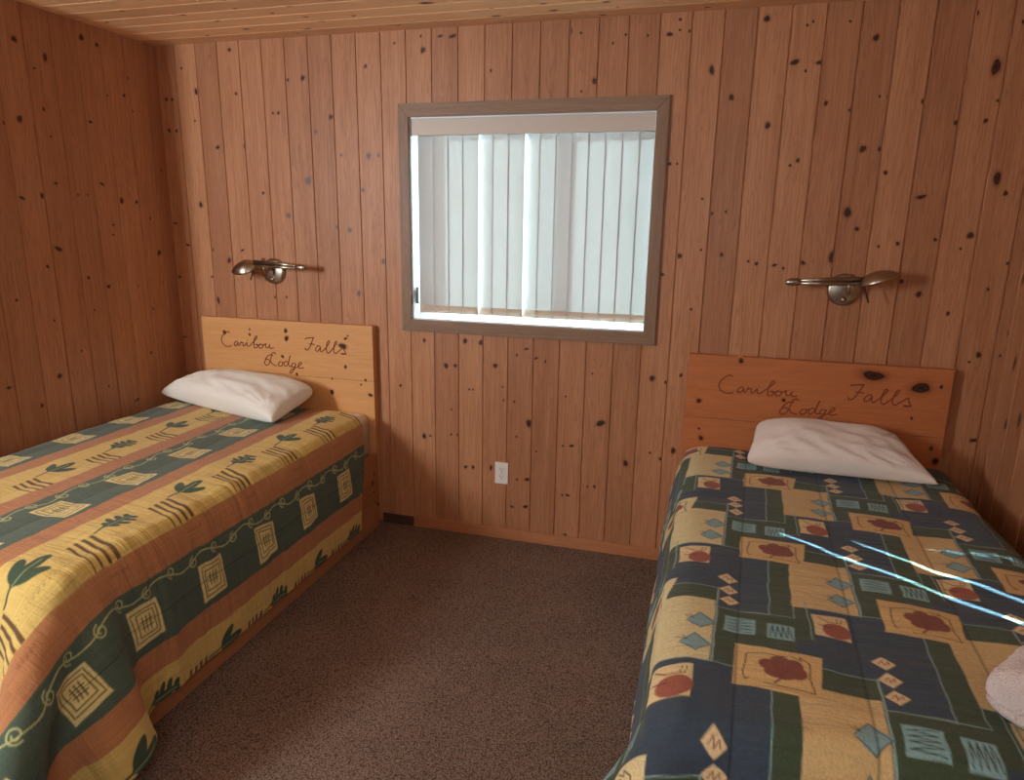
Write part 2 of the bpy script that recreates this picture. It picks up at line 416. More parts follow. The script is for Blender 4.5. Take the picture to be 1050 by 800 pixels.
# ------------------------------------------------------------------ tables measured in the room (metres)
T1 = [[(0.343,0.993),(0.334,1.0),(0.317,0.993),(0.296,0.972),(0.289,0.951),(0.297,0.931),(0.315,0.919),(0.338,0.919),(0.351,0.925)],[(0.392,0.947),(0.381,0.949),(0.369,0.937),(0.37,0.926),(0.381,0.927),(0.394,0.944),(0.393,0.931),(0.4,0.927),(0.409,0.943),(0.412,0.949),(0.414,0.943),(0.423,0.946),(0.424,0.939),(0.424,0.928),(0.432,0.928),(0.448,0.947),(0.448,0.933),(0.458,0.927),(0.477,0.941),(0.508,0.97),(0.515,0.983),(0.506,0.983),(0.496,0.964),(0.491,0.929),(0.498,0.92),(0.51,0.924),(0.516,0.934),(0.511,0.941),(0.5,0.938)],[(0.5,0.938),(0.514,0.937),(0.528,0.939),(0.536,0.944),(0.527,0.941),(0.522,0.932),(0.527,0.922),(0.54,0.924),(0.547,0.936),(0.54,0.943),(0.547,0.94),(0.554,0.94),(0.566,0.948),(0.563,0.933),(0.57,0.926),(0.581,0.93),(0.589,0.945),(0.586,0.93),(0.595,0.924),(0.612,0.928)],[(0.452,0.959),(0.455,0.959)],[(0.806,0.985),(0.81,0.991),(0.83,0.994),(0.858,0.997)],[(0.854,0.995),(0.844,0.973),(0.83,0.945),(0.816,0.93),(0.804,0.933),(0.803,0.94)],[(0.826,0.962),(0.859,0.962)],[(0.893,0.952),(0.88,0.956),(0.866,0.941),(0.865,0.929),(0.878,0.928),(0.893,0.949),(0.892,0.933),(0.9,0.926),(0.927,0.951),(0.947,0.979),(0.94,0.985),(0.931,0.967),(0.927,0.935),(0.935,0.922),(0.943,0.924),(0.971,0.953),(0.99,0.98),(0.983,0.985),(0.974,0.965),(0.97,0.934),(0.978,0.922),(0.986,0.925),(1.009,0.943),(1.026,0.957),(1.03,0.942),(1.038,0.927),(1.025,0.92),(1.012,0.924),(1.042,0.923)],[(0.623,0.895),(0.614,0.903),(0.6,0.896),(0.591,0.869),(0.578,0.84),(0.56,0.83),(0.55,0.844),(0.561,0.861),(0.581,0.859),(0.6,0.839),(0.623,0.831)],[(0.557,0.863),(0.572,0.881),(0.591,0.889),(0.604,0.885)],[(0.652,0.857),(0.641,0.852),(0.634,0.838),(0.645,0.831),(0.66,0.84),(0.659,0.854),(0.671,0.852)],[(0.695,0.856),(0.681,0.859),(0.669,0.844),(0.677,0.833),(0.692,0.844),(0.708,0.885),(0.71,0.892),(0.699,0.86),(0.698,0.84),(0.709,0.833),(0.719,0.844)],[(0.739,0.849),(0.725,0.853),(0.715,0.839),(0.722,0.83),(0.736,0.839),(0.743,0.852),(0.73,0.823),(0.713,0.799),(0.702,0.8),(0.712,0.815),(0.749,0.834),(0.77,0.848),(0.776,0.858),(0.765,0.859),(0.755,0.844),(0.76,0.829),(0.774,0.829),(0.787,0.833)]]
T2 = [[(2.94,0.9462),(2.9308,0.9532),(2.9135,0.946),(2.8921,0.9244),(2.885,0.903),(2.8931,0.8827),(2.9115,0.8706),(2.9349,0.8708),(2.9482,0.877)],[(2.9899,0.8997),(2.9787,0.9017),(2.9665,0.8893),(2.9675,0.8781),(2.9787,0.8792),(2.992,0.8967),(2.9909,0.8834),(2.9981,0.8794),(3.0072,0.8958),(3.0103,0.9019),(3.0123,0.8958),(3.0215,0.8989),(3.0225,0.8918),(3.0225,0.8806),(3.0307,0.8806),(3.047,0.9001),(3.047,0.8859),(3.0571,0.8798),(3.0765,0.8942),(3.1081,0.924),(3.1152,0.9373),(3.106,0.9372),(3.0958,0.9178),(3.0908,0.8821),(3.0979,0.873),(3.1101,0.8772),(3.1162,0.8874),(3.1111,0.8945),(3.0999,0.8913)],[(3.0999,0.8913),(3.1142,0.8904),(3.1284,0.8926),(3.1366,0.8977),(3.1274,0.8946),(3.1223,0.8854),(3.1274,0.8752),(3.1407,0.8774),(3.1478,0.8897),(3.1407,0.8967),(3.1478,0.8937),(3.1549,0.8938),(3.1671,0.902),(3.1641,0.8867),(3.1712,0.8796),(3.1824,0.8838),(3.1906,0.8991),(3.1875,0.8838),(3.1967,0.8778),(3.214,0.882)],[(3.051,0.9124),(3.0541,0.9124)],[(3.417,0.9399),(3.421,0.946),(3.4414,0.9488),(3.4699,0.9515)],[(3.4658,0.9495),(3.4556,0.9273),(3.4414,0.899),(3.4271,0.8839),(3.4149,0.8871),(3.4139,0.8942)],[(3.4373,0.9163),(3.4709,0.9159)],[(3.5055,0.9053),(3.4922,0.9095),(3.478,0.8945),(3.477,0.8823),(3.4902,0.8811),(3.5055,0.9023),(3.5044,0.886),(3.5126,0.8788),(3.54,0.9039),(3.5604,0.9321),(3.5533,0.9383),(3.5441,0.9201),(3.54,0.8876),(3.5482,0.8743),(3.5563,0.8762),(3.5848,0.9054),(3.6041,0.9326),(3.597,0.9378),(3.5878,0.9175),(3.5838,0.8861),(3.5919,0.8738),(3.6,0.8767),(3.6234,0.8947),(3.6407,0.9088),(3.6448,0.8935),(3.6529,0.8781),(3.6397,0.8712),(3.6265,0.8754),(3.657,0.874)],[(3.2198,0.8616),(3.2111,0.8686),(3.1975,0.8606),(3.1888,0.8337),(3.1762,0.8044),(3.1587,0.7932),(3.149,0.806),(3.1597,0.8234),(3.1791,0.8231),(3.1975,0.8053),(3.2198,0.7994)],[(3.1558,0.825),(3.1704,0.8437),(3.1888,0.8531),(3.2014,0.8503)],[(3.248,0.8271),(3.2373,0.8213),(3.2305,0.8072),(3.2412,0.8013),(3.2558,0.8113),(3.2548,0.8248),(3.2664,0.8238)],[(3.2897,0.8297),(3.2761,0.8314),(3.2645,0.8159),(3.2722,0.8059),(3.2868,0.8178),(3.3023,0.8589),(3.3043,0.8659),(3.2936,0.8339),(3.2926,0.8144),(3.3033,0.8085),(3.313,0.82)],[(3.3324,0.8265),(3.3188,0.8293),(3.3091,0.8148),(3.3159,0.8067),(3.3295,0.8166),(3.3363,0.8298),(3.3237,0.8006),(3.3072,0.7759),(3.2965,0.7759),(3.3062,0.7913),(3.3421,0.8128),(3.3625,0.8281),(3.3683,0.8383),(3.3576,0.8384),(3.3479,0.823),(3.3528,0.8089),(3.3664,0.81),(3.379,0.815)]]
KL = [(-0.78,2.29,3,''),(-0.806,1.979,3,''),(-0.751,1.674,3,''),(-0.845,1.661,2,'h'),(-0.687,2.035,2,''),(-0.647,2.249,3,'v'),(-0.705,2.194,1,'h'),(-0.67,1.926,1,''),(-0.676,1.73,2,'h'),(-0.706,1.447,3,'h'),(-0.772,1.373,2,''),(-0.935,1.24,1,''),(-0.448,2.374,3,''),(-0.366,2.362,2,''),(-0.452,2.015,2,'h'),(-0.338,2.148,1,''),(-0.237,2.165,2,''),(-0.428,1.741,2,'h'),(-0.323,1.668,3,''),(-0.231,1.665,2,''),(-0.569,1.685,1,''),(-0.518,1.687,1,''),(-0.392,1.552,1,'h'),(-0.399,1.506,1,'h'),(-0.569,1.31,2,''),(-0.458,1.26,2,''),(-0.277,1.249,1,''),(-0.193,2.1,1,''),(-0.201,2.251,1,''),(-0.152,1.586,1,''),(-0.114,1.41,3,''),(-0.043,1.831,1,''),(-0.875,1.955,2,''),(-1.03,0.881,2,'h'),(-0.788,0.882,3,''),(-0.893,0.77,2,''),(-0.776,1.134,1,''),(-0.938,1.242,1,''),(-0.567,1.312,1,''),(-0.557,1.157,1,''),(-0.467,1.261,2,''),(-0.243,0.896,2,''),(-0.195,1.123,1,''),(-0.659,0.976,1,''),(-0.531,0.779,1,''),(-0.366,0.67,2,'h')]
KB = [(0.039,2.185,2,''),(0.075,2.182,2,''),(0.038,2.033,2,''),(0.084,2.03,2,''),(0.021,1.562,2,'h'),(0.089,1.45,2,'h'),(0.148,2.329,1,''),(0.225,2.216,3,'v'),(0.203,2.077,1,''),(0.44,2.401,2,''),(0.46,2.199,2,''),(0.327,1.946,3,'h'),(0.488,1.949,2,'v'),(0.194,1.66,3,''),(0.243,1.429,2,''),(0.343,1.375,3,''),(0.43,1.43,2,'h'),(0.579,1.721,2,''),(0.696,2.102,2,''),(0.665,2.102,1,''),(0.759,2.251,2,''),(0.842,2.257,3,''),(0.985,2.076,3,''),(0.898,2.01,2,'g'),(1.178,2.295,2,''),(0.843,1.782,4,'g'),(0.72,1.61,3,'g'),(1.033,1.9,2,'g'),(1.18,1.895,3,'g'),(1.232,1.898,2,'g'),(1.143,1.737,2,'g'),(0.995,1.559,2,'g'),(1.064,1.545,3,'g'),(1.243,1.396,3,'g'),(1.101,1.232,3,'g'),(0.229,1.284,2,'h'),(0.254,1.159,3,'v'),(0.679,1.195,1,''),(0.609,1.192,1,''),(0.015,1.278,2,''),(0.011,0.944,2,'h'),(1.328,2.387,1,''),(1.47,2.351,3,''),(1.46,2.41,1,''),(1.615,2.402,3,'h'),(1.555,2.405,2,'h'),(1.796,2.252,1,''),(2.155,2.393,2,'v'),(2.198,2.384,1,''),(2.266,2.19,3,''),(2.208,2.151,1,''),(2.337,2.337,1,''),(2.389,2.367,1,''),(2.481,2.359,1,''),(2.57,2.359,3,'h'),(2.608,2.413,1,''),(2.61,2.373,1,''),(2.611,2.413,1,''),(2.65,2.367,1,''),(2.75,2.215,3,'v'),(2.947,2.396,3,''),(2.988,1.995,3,''),(2.836,2.107,3,''),(3.067,2.231,3,'h'),(3.165,2.226,3,'h'),(3.111,2.197,1,''),(3.1,2.364,1,''),(3.12,2.376,1,''),(3.254,2.369,1,''),(3.2,2.074,2,''),(3.293,2.047,2,''),(3.353,2.306,3,''),(3.356,1.899,3,''),(3.417,1.898,2,''),(3.547,2.071,2,''),(3.589,1.715,3,'h'),(3.684,2.373,2,''),(3.775,2.184,4,'v'),(3.804,2.066,2,'h'),(3.77,1.995,2,''),(3.67,1.99,2,''),(3.449,1.808,2,''),(3.841,1.785,4,'v'),(3.878,1.73,2,''),(3.118,1.857,2,''),(3.09,1.838,1,''),(2.605,1.848,2,''),(2.636,1.848,1,''),(2.751,1.704,1,''),(2.793,1.642,2,''),(2.853,1.651,1,''),(2.673,1.461,3,''),(2.762,1.489,1,''),(2.85,1.471,2,''),(2.962,1.446,1,''),(2.996,1.437,2,''),(3.069,1.433,2,'h'),(3.176,1.448,3,'h'),(3.106,1.421,1,''),(3.29,1.472,4,'v'),(3.329,1.653,4,''),(3.372,1.588,2,''),(3.46,1.52,1,''),(3.529,1.533,2,''),(3.562,1.382,2,''),(3.633,1.333,3,''),(3.662,1.551,2,''),(3.783,1.57,3,''),(3.756,1.518,1,''),(3.927,1.465,1,''),(3.876,1.363,1,''),(3.425,1.611,1,''),(3.392,2.094,1,''),(3.423,2.093,1,''),(2.605,1.378,2,''),(2.74,1.229,1,''),(3.839,2.335,2,''),(1.456,1.012,2,''),(1.572,0.89,3,''),(1.621,0.894,2,''),(1.673,1.022,3,''),(1.756,1.019,3,''),(1.83,0.909,3,''),(1.32,0.769,2,''),(1.638,0.765,1,''),(1.695,0.778,1,''),(1.715,0.779,1,''),(1.598,0.666,1,''),(1.448,0.509,3,''),(1.483,0.513,1,''),(1.51,0.515,1,''),(1.597,0.533,1,''),(1.632,0.533,1,''),(1.869,0.805,1,''),(1.874,0.737,1,''),(1.93,0.734,1,''),(1.944,0.556,1,''),(2.006,0.631,4,''),(1.986,1.002,2,'h'),(1.939,0.968,1,''),(2.034,0.959,2,'h'),(2.081,0.947,1,''),(2.187,0.783,1,''),(2.048,0.489,1,''),(2.18,0.533,1,''),(2.224,0.537,2,'h'),(2.31,0.904,1,''),(2.361,0.665,4,'h'),(2.489,0.477,3,''),(2.589,0.903,3,''),(2.652,0.889,2,''),(2.717,0.927,2,''),(2.601,0.542,1,''),(2.653,0.518,2,''),(2.707,0.564,3,''),(1.675,0.365,2,''),(1.716,0.369,2,''),(1.769,0.376,1,''),(1.812,0.377,2,'v'),(2.003,0.336,3,'h'),(1.95,0.33,1,''),(1.998,0.189,3,'h'),(1.927,0.179,2,'h'),(2.185,0.276,1,''),(2.213,0.278,2,'h'),(2.309,0.335,1,''),(2.345,0.34,2,''),(2.207,0.065,2,'h'),(3.883,1.098,3,''),(3.959,1.1,1,''),(3.854,1.067,1,''),(3.921,0.739,3,'h'),(3.749,1.26,2,''),(3.875,1.364,1,''),(3.928,1.467,1,''),(3.881,1.729,1,'')]
KR = [(-0.126,1.094,4,'v'),(-0.151,0.854,4,'v'),(-0.255,0.9,4,'v'),(-0.059,1.41,3,'v'),(-0.012,1.193,2,'v')]
KC = [(0.113,-0.409,2,'h'),(0.319,-0.533,2,'h'),(0.411,-0.119,2,'h'),(0.623,-0.313,2,'h'),(0.668,-0.174,3,'h'),(0.949,-0.112,3,'h'),(1.079,-0.211,3,'h'),(0.863,-0.054,1,'h'),(0.823,-0.456,2,'h'),(1.063,-0.432,2,'h'),(0.54,-0.428,2,'h'),(1.262,-0.255,2,'h'),(1.634,-0.347,4,'h'),(0.508,-0.447,1,''),(1.049,-0.286,2,'h'),(1.277,-0.04,1,''),(1.389,-0.082,2,'h'),(1.853,-0.116,3,'h'),(2.107,-0.139,3,'h'),(2.087,-0.234,2,'h'),(2.334,-0.201,3,'h'),(2.713,-0.042,2,'h'),(1.845,-0.022,1,'h'),(1.867,-0.224,1,'h'),(2.369,-0.13,1,''),(2.294,-0.033,2,'h')]
KH1 = [(0.313,0.994,3,''),(0.47,0.991,2,''),(0.692,1.024,3,''),(0.694,0.983,3,''),(0.664,0.885,2,''),(1.023,0.963,4,''),(1.041,1.003,2,'h'),(1.034,0.855,2,''),(0.744,0.795,2,''),(0.953,0.786,1,''),(1.146,0.793,2,''),(0.949,0.714,3,''),(1.171,0.716,3,'h'),(0.472,1.019,1,''),(1.054,1.019,1,''),(1.12,0.767,1,'')]
KH2 = [(2.969,1.02,3,''),(2.805,0.825,3,''),(3.16,0.858,2,''),(3.499,0.993,5,''),(3.682,0.954,5,''),(3.755,0.965,2,''),(3.665,0.823,1,''),(2.827,0.652,3,''),(2.815,0.696,1,''),(3.755,0.7,2,''),(3.778,0.646,3,'')]
KRL = [(-0.092,0.304,2,''),(-0.115,0.261,3,''),(-0.1,0.206,2,''),(-0.067,0.126,3,''),(-0.086,0.173,1,''),(-0.091,0.148,1,'')]


# ------------------------------------------------------------------ the room
WX0, WX1, WZ0, WZ1 = 1.392, 2.542, 1.112, 2.068      # window opening
BWD = 0.1275
board_wall('wall_back', (0, 0, 0), (1, 0, 0), (0, 0, 1), (0, -1, 0), W, H, BWD, -0.0177, KB, M_WALL, (WX0, WX1, WZ0, WZ1), seed=5)
JOG = -1.25
board_wall('wall_left', (0, 0, 0), (0, -1, 0), (0, 0, 1), (1, 0, 0), -JOG-0.0008, H, 0.1314, -0.0491, [(-a, b, s, k) for a, b, s, k in KL], M_WALL, seed=8)
rk = random.Random(3)
def rknots(L, Ht, n): return [(rk.uniform(0, L), rk.uniform(0, Ht), rk.choice((1, 1, 2, 2, 3)), rk.choice(('', '', 'h', 'v'))) for _ in range(n)]
board_wall('wall_right', (W, 0, 0), (0, -1, 0), (0, 0, 1), (-1, 0, 0), -REAR, H, BWD, -0.09, [(-a, b, s, k) for a, b, s, k in KR]+[q for q in rknots(-REAR, H, 90) if q[0] > 0.6], M_WALL, seed=11)
board_wall('wall_rear', (-1.9, REAR, 0), (1, 0, 0), (0, 0, 1), (0, 1, 0), W+1.9, H, BWD, 0, rknots(W+1.9, H, 60), M_WALL, seed=12)
board_wall('wall_alcove_side', (-1.9, JOG, 0), (0, -1, 0), (0, 0, 1), (1, 0, 0), JOG-REAR, H, BWD, 0, rknots(2.4, H, 25), M_WALL, seed=13)
board_wall('wall_alcove_front', (-1.9, JOG, 0), (1, 0, 0), (0, 0, 1), (0, -1, 0), 1.8935, H, BWD, 0, rknots(1.88, H, 20), M_WALL, seed=14, thick=0.12)
board_wall('ceiling', (-2.0, 0.10, H), (0, -1, 0), (1, 0, 0), (0, 0, -1), -REAR+0.2, W+2.1, 0.112, -0.02, [(0.10-b, a+2.0, s, 'v' if 'h' in k else k) for a, b, s, k in KC]+[q for q in rknots(-REAR, W+1.9, 90) if q[0] > 0.45], M_CEIL, seed=15)
fl = MB(); fl.box((-2.0, REAR-0.1, -0.1), (W+0.1, 0.1, 0.0), 0); structure(fl.build('floor', M_CARPET))
bb = MB(); bb.box((1.385, -0.0130, 0), (W, -0.0002, 0.058), 0, bev=0.003); structure(bb.build('baseboard_back', M_BASE))
bb = MB(); bb.box((1.205, -0.0110, 0), (1.3835, -0.0002, 0.052), 0, bev=0.003); structure(bb.build('baseboard_back_short', M_BASED))
bb = MB(); bb.box((W-0.013, REAR, 0), (W-0.0002, -0.0135, 0.058), 1, bev=0.003); structure(bb.build('baseboard_right', M_BASE))

# window casing, mitred
def casing():
    mb = MB(); X0, X1, Z0, Z1 = 1.345, 2.592, 1.058, 2.124; y0, y1 = -0.0175, -0.0002
    for quad_, ax in (((( X0, Z1), (X1, Z1), (WX1-.004, WZ1-.004), (WX0+.004, WZ1-.004)), 0), (((X0, Z0), (WX0+.004, WZ0+.004), (WX1-.004, WZ0+.004), (X1, Z0)), 0),
                      (((X0, Z0), (X0, Z1), (WX0+.004, WZ1-.004), (WX0+.004, WZ0+.004)), 2), (((X1, Z0), (WX1-.004, WZ0+.004), (WX1-.004, WZ1-.004), (X1, Z1)), 2)):
        bm = bmesh.new()
        a = [bm.verts.new((x, y0, z)) for x, z in quad_]; b = [bm.verts.new((x, y1, z)) for x, z in quad_]
        bm.faces.new(a); bm.faces.new(b[::-1])
        for k in range(4): bm.faces.new((a[k], b[k], b[(k+1) % 4], a[(k+1) % 4]))
        bmesh.ops.recalc_face_normals(bm, faces=bm.faces)
        bmesh.ops.bevel(bm, geom=[e for e in bm.edges if all(abs(v.co.y-y0) < 1e-5 for v in e.verts)], offset=0.0025, segments=2, affect='EDGES')
        bm.verts.index_update(); mb.add_bm(bm, ax, random.Random(ax+len(mb.v)).random(), (len(mb.v)*0.1, 0))
    return structure(mb.build('trim_1', M_TRIM))
casing()
win = empty('window_1', ((WX0+WX1)/2, 0.1, WZ0)); win['kind'] = 'structure'
mb = MB()   # white reveal lining
e = 0.0006
mb.box((WX0+e, 0.0005, WZ0+e), (WX1-e, 0.128, WZ0+0.010)); mb.box((WX0+e, 0.0005, WZ1-0.010), (WX1-e, 0.128, WZ1-e))
mb.box((WX0+e, 0.0005, WZ0+0.010), (WX0+0.008, 0.128, WZ1-0.010)); mb.box((WX1-0.008, 0.0005, WZ0+0.010), (WX1-e, 0.128, WZ1-0.010))
mb.build('reveal', M_WHITE, win)
mb = MB(); a0, a1, c0, c1 = WX0+0.009, WX1-0.009, WZ0+0.011, WZ1-0.011
def ring(mb, a0, a1, c0, c1, w, y0, y1, bev=0.002):
    mb.box((a0, y0, c0), (a1, y1, c0+w), bev=bev); mb.box((a0, y0, c1-w), (a1, y1, c1), bev=bev)
    mb.box((a0, y0, c0+w), (a0+w, y1, c1-w), bev=bev); mb.box((a1-w, y0, c0+w), (a1, y1, c1-w), bev=bev)
ring(mb, a0, a1, c0, c1, 0.026, 0.078, 0.126); mb.build('window_frame', M_WHITE, win)
xm = 2.055
mb = MB(); ring(mb, a0+0.026, xm+0.02, c0+0.022, c1-0.022, 0.040, 0.086, 0.102); mb.build('sliding_sash', M_WHITE, win)
mb = MB(); ring(mb, xm-0.02, a1-0.026, c0+0.022, c1-0.022, 0.040, 0.104, 0.120); mb.build('fixed_sash', M_WHITE, win)
mb = MB(); mb.box((a0+0.062, 0.093, c0+0.06), (xm-0.018, 0.096, c1-0.06)); mb.build('pane', M_GLASS, win)
mb = MB(); mb.box((xm+0.018, 0.110, c0+0.06), (a1-0.064, 0.113, c1-0.06)); mb.build('pane', M_GLASS, win)
adopt(win)

# ground outside
g = MB(); g.box((-12, 0.6, -0.9), (14, 30, -0.8)); go = g.build('snowy_ground', M_SNOW); go['kind'] = 'structure'

# added window frames, unseen behind the camera, set behind the key and fill lamps
for nm, (x0, x1, z0, z1) in (('added_window_2', (-0.25, -0.06, 1.42, 2.28)), ('added_window_3', (1.2, 3.2, 1.2, 2.3))):
    mb = MB(); yy = REAR+0.001
    ring(mb, x0, x1, z0, z1, 0.05, yy, yy+0.03); mb.box((x0+0.05, yy, z0+0.05), (x1-0.05, yy+0.008, z1-0.05))
    structure(mb.build(nm, M_WHITE))

# ------------------------------------------------------------------ vertical blind
bl = empty('vertical_blind', (1.95, 0.03, 2.0), 'white vertical blind with fabric slats hanging closed in the window', 'blind')
mb = MB(); mb.box((WX0+0.0085, 0.004, 1.984), (WX1-0.0085, 0.010, 2.0575), bev=0.0010)
mb.box((WX0+0.010, 0.010, 1.984), (WX0+0.016, 0.060, 2.056)); mb.box((WX1-0.016, 0.010, 1.984), (WX1-0.010, 0.060, 2.056))
tag(mb.build('valance', M_VAL, bl), 'flat beige valance')
mb = MB(); mb.box((WX0+0.02, 0.020, 2.010), (WX1-0.02, 0.054, 2.040), bev=0.003); mb.build('headrail', M_WHITE, bl)
NS = 15; xs = [1.4635+0.0745*i for i in range(NS)]
def slat(i, xc):
    w = 0.0405; tilt = 0.03
    flipped = xc_gap(i)
    th = tilt if not flipped else -0.20
    pts = []
    n = 6
    for k in range(n+1):
        s = -1+2*k/n
        x = xc+s*w*math.cos(th); y = 0.034+(0.006 if flipped else 0)+s*w*math.sin(th)+0.0022*(1-s*s)
        pts.append((x, y))
    return pts
def xc_gap(i): return i in SLITS
SLITS = (4, 7)
for i, xc in enumerate(xs):
    pts = slat(i, xc); zt = 2.006; zb = 1.148; zw = 1.186
    # weighted hem pocket is a thicker double layer at the foot of each slat
    def strip(z0, z1, th, nm, mat, par):
        mb = MB(); f = []; bk = []
        for x, y in pts:
            f.append((mb.vert((x, y-th/2, z0)), mb.vert((x, y-th/2, z1)))); bk.append((mb.vert((x, y+th/2, z0)), mb.vert((x, y+th/2, z1))))
        for k in range(len(pts)-1):
            mb.face((f[k][0], f[k+1][0], f[k+1][1], f[k][1]), True); mb.face((bk[k+1][0], bk[k][0], bk[k][1], bk[k+1][1]), True)
            mb.face((f[k][1], f[k+1][1], bk[k+1][1], bk[k][1])); mb.face((f[k+1][0], f[k][0], bk[k][0], bk[k+1][0]))
        mb.face((f[0][0], f[0][1], bk[0][1], bk[0][0])); mb.face((f[-1][1], f[-1][0], bk[-1][0], bk[-1][1]))
        return mb.build(nm, mat, par)
    mb = MB(); fr = [(mb.vert((x, y, zw)), mb.vert((x, y, zt))) for x, y in pts]
    for k in range(len(pts)-1): mb.face((fr[k][0], fr[k+1][0], fr[k+1][1], fr[k][1]), True)
    so = mb.build('slat', M_SLAT, bl)
    so2 = strip(zb, zw, 0.0030, 'slat_weight', M_SLATW, so)
mb = MB(); mb.add_bm(tube([(1.412, 0.030, 1.99), (1.410, 0.030, 1.32)], 0.0016, 6)); mb.build('pull_cord', M_WHITE, bl)
mb = MB(); mb.box((1.404, 0.022, 1.19), (1.417, 0.036, 1.275), bev=0.004); mb.box((1.4025, 0.034, 1.20), (1.4045, 0.044, 1.26)); mb.build('cord_tensioner', M_GREYP, bl)
adopt(bl)

# ------------------------------------------------------------------ beds
def bed(x0, x1, yfoot, hx0, hx1, htop, planks, kn, letters, mhead, mcarve, label, knr, name='bed', railtop=0.405):
    root = empty(name, ((x0+x1)/2, -1.0, 0), label, 'bed')
    rnd = random.Random(int(x0*100)+3)
    mb = MB()
    zs = [0.012]+planks+[htop]
    for z0, z1 in zip(zs, zs[1:]):
        t = rnd.random(); off = (rnd.uniform(0, 20), rnd.uniform(0, 20))
        mb.box((hx0, -0.046, z0+0.0004), (hx1, -0.004, z1-0.0004), 0, t, 0.0016 if z1 < htop-0.01 else 0.003, off)
    for ku, kv, s, kind in kn:
        kind = {'h': 'h', 'v': 'v', '': 'h' if s >= 4 else ''}.get(kind, kind)
        knot(mb, Vector((0, -0.046, 0)), Vector((1, 0, 0)), Vector((0, 0, 1)), Vector((0, -1, 0)), ku, kv, s, kind, (hx0+0.004, hx1-0.004), lambda u, v: (v, u), 0.5, rnd)
    hb = mb.build('headboard', mhead, root); hb['label'] = 'carved headboard of wide pine planks'
    for word, sl in (('Caribou', letters[:4]), ('Falls', letters[4:8]), ('Lodge', letters[8:])):
        mb = MB()
        for st in sl:
            c = catmull([(x, -0.0462, z) for x, z in st], 5)
            mb.add_bm(tube(c, 0.0026, 6), smooth=True)
        lt = mb.build('carved_word', mcarve, hb); lt['label'] = 'cursive word '+word
    # box base: two side rails, foot board, platform
    mb = MB()
    for z0, z1 in ((0.0, 0.135), (0.1355, 0.27), (0.2705, railtop)):
        mb.box((x1-0.024, yfoot+0.026, z0), (x1, -0.0475, z1), 1, rnd.random(), 0.0015, (rnd.uniform(0, 9), 0))
    for ku, kv, s, kind in knr:
        knot(mb, Vector((x1, 0, 0)), Vector((0, -1, 0)), Vector((0, 0, 1)), Vector((1, 0, 0)), -ku, kv, s, kind, None, None, 0.5, rnd)
    mb.build('side_rail', M_RAIL, root)
    mb = MB()
    for z0, z1 in ((0.0, 0.135), (0.1355, 0.27), (0.2705, railtop)):
        mb.box((x0, yfoot+0.026, z0), (x0+0.024, -0.0475, z1), 1, rnd.random(), 0.0015, (rnd.uniform(0, 9), 0))
    mb.build('side_rail', M_RAIL, root)
    mb = MB()
    for z0, z1 in ((0.0, 0.135), (0.1355, 0.27), (0.2705, railtop)):
        mb.box((x0, yfoot, z0), (x1, yfoot+0.0255, z1), 0, rnd.random(), 0.0015, (rnd.uniform(0, 9), 0))
    mb.build('foot_board', M_RAIL, root)
    mb = MB(); mb.box((x0+0.025, yfoot+0.027, 0.34), (x1-0.025, -0.048, 0.36), 1); mb.build('platform', M_RAIL, root)
    adopt(root)
    return root
bed(0.13, 1.203, -2.0, 0.169, 1.193, 1.075, [0.549, 0.787], KH1, T1, M_HEAD1, M_CARVE1,
    'pine box bed on the left, honey headboard beneath the lamp beside the window', KRL)
bed(2.735, 3.835, -1.98, 2.747, 3.797, 1.037, [0.50, 0.748], KH2, T2, M_HEAD2, M_CARVE2,
    'pine box bed on the right with orange-brown headboard near the right wall', [])

def mattress(x0, x1, y0, y1, z0, z1, label):
    bm = bmesh.new(); bmesh.ops.create_cube(bm, size=1)
    for v in bm.verts: v.co = Vector(((x0+x1)/2+v.co.x*(x1-x0), (y0+y1)/2+v.co.y*(y1-y0), (z0+z1)/2+v.co.z*(z1-z0)))
    bmesh.ops.bevel(bm, geom=[e for e in bm.edges if abs(e.verts[0].co.z-e.verts[1].co.z) > 0.1 and e.verts[0].co.y < -1], offset=0.11, segments=8, affect='EDGES', profile=0.5)
    bmesh.ops.bevel(bm, geom=[e for e in bm.edges if abs(e.verts[0].co.z-e.verts[1].co.z) < 1e-4], offset=0.05, segments=6, affect='EDGES', profile=0.5)
    bm.verts.index_update()
    mb = MB(); mb.add_bm(bm, smooth=True); o = mb.build('mattress', M_SHEET); return tag(o, label, 'mattress')
mattress(0.158, 1.157, -1.905, -0.050, 0.3625, 0.623, 'mattress in a white fitted sheet, its corner showing beside the honey headboard')
mattress(2.785, 3.80, -1.915, -0.050, 0.3625, 0.612, 'mattress in a white fitted sheet under the blue patchwork quilt')

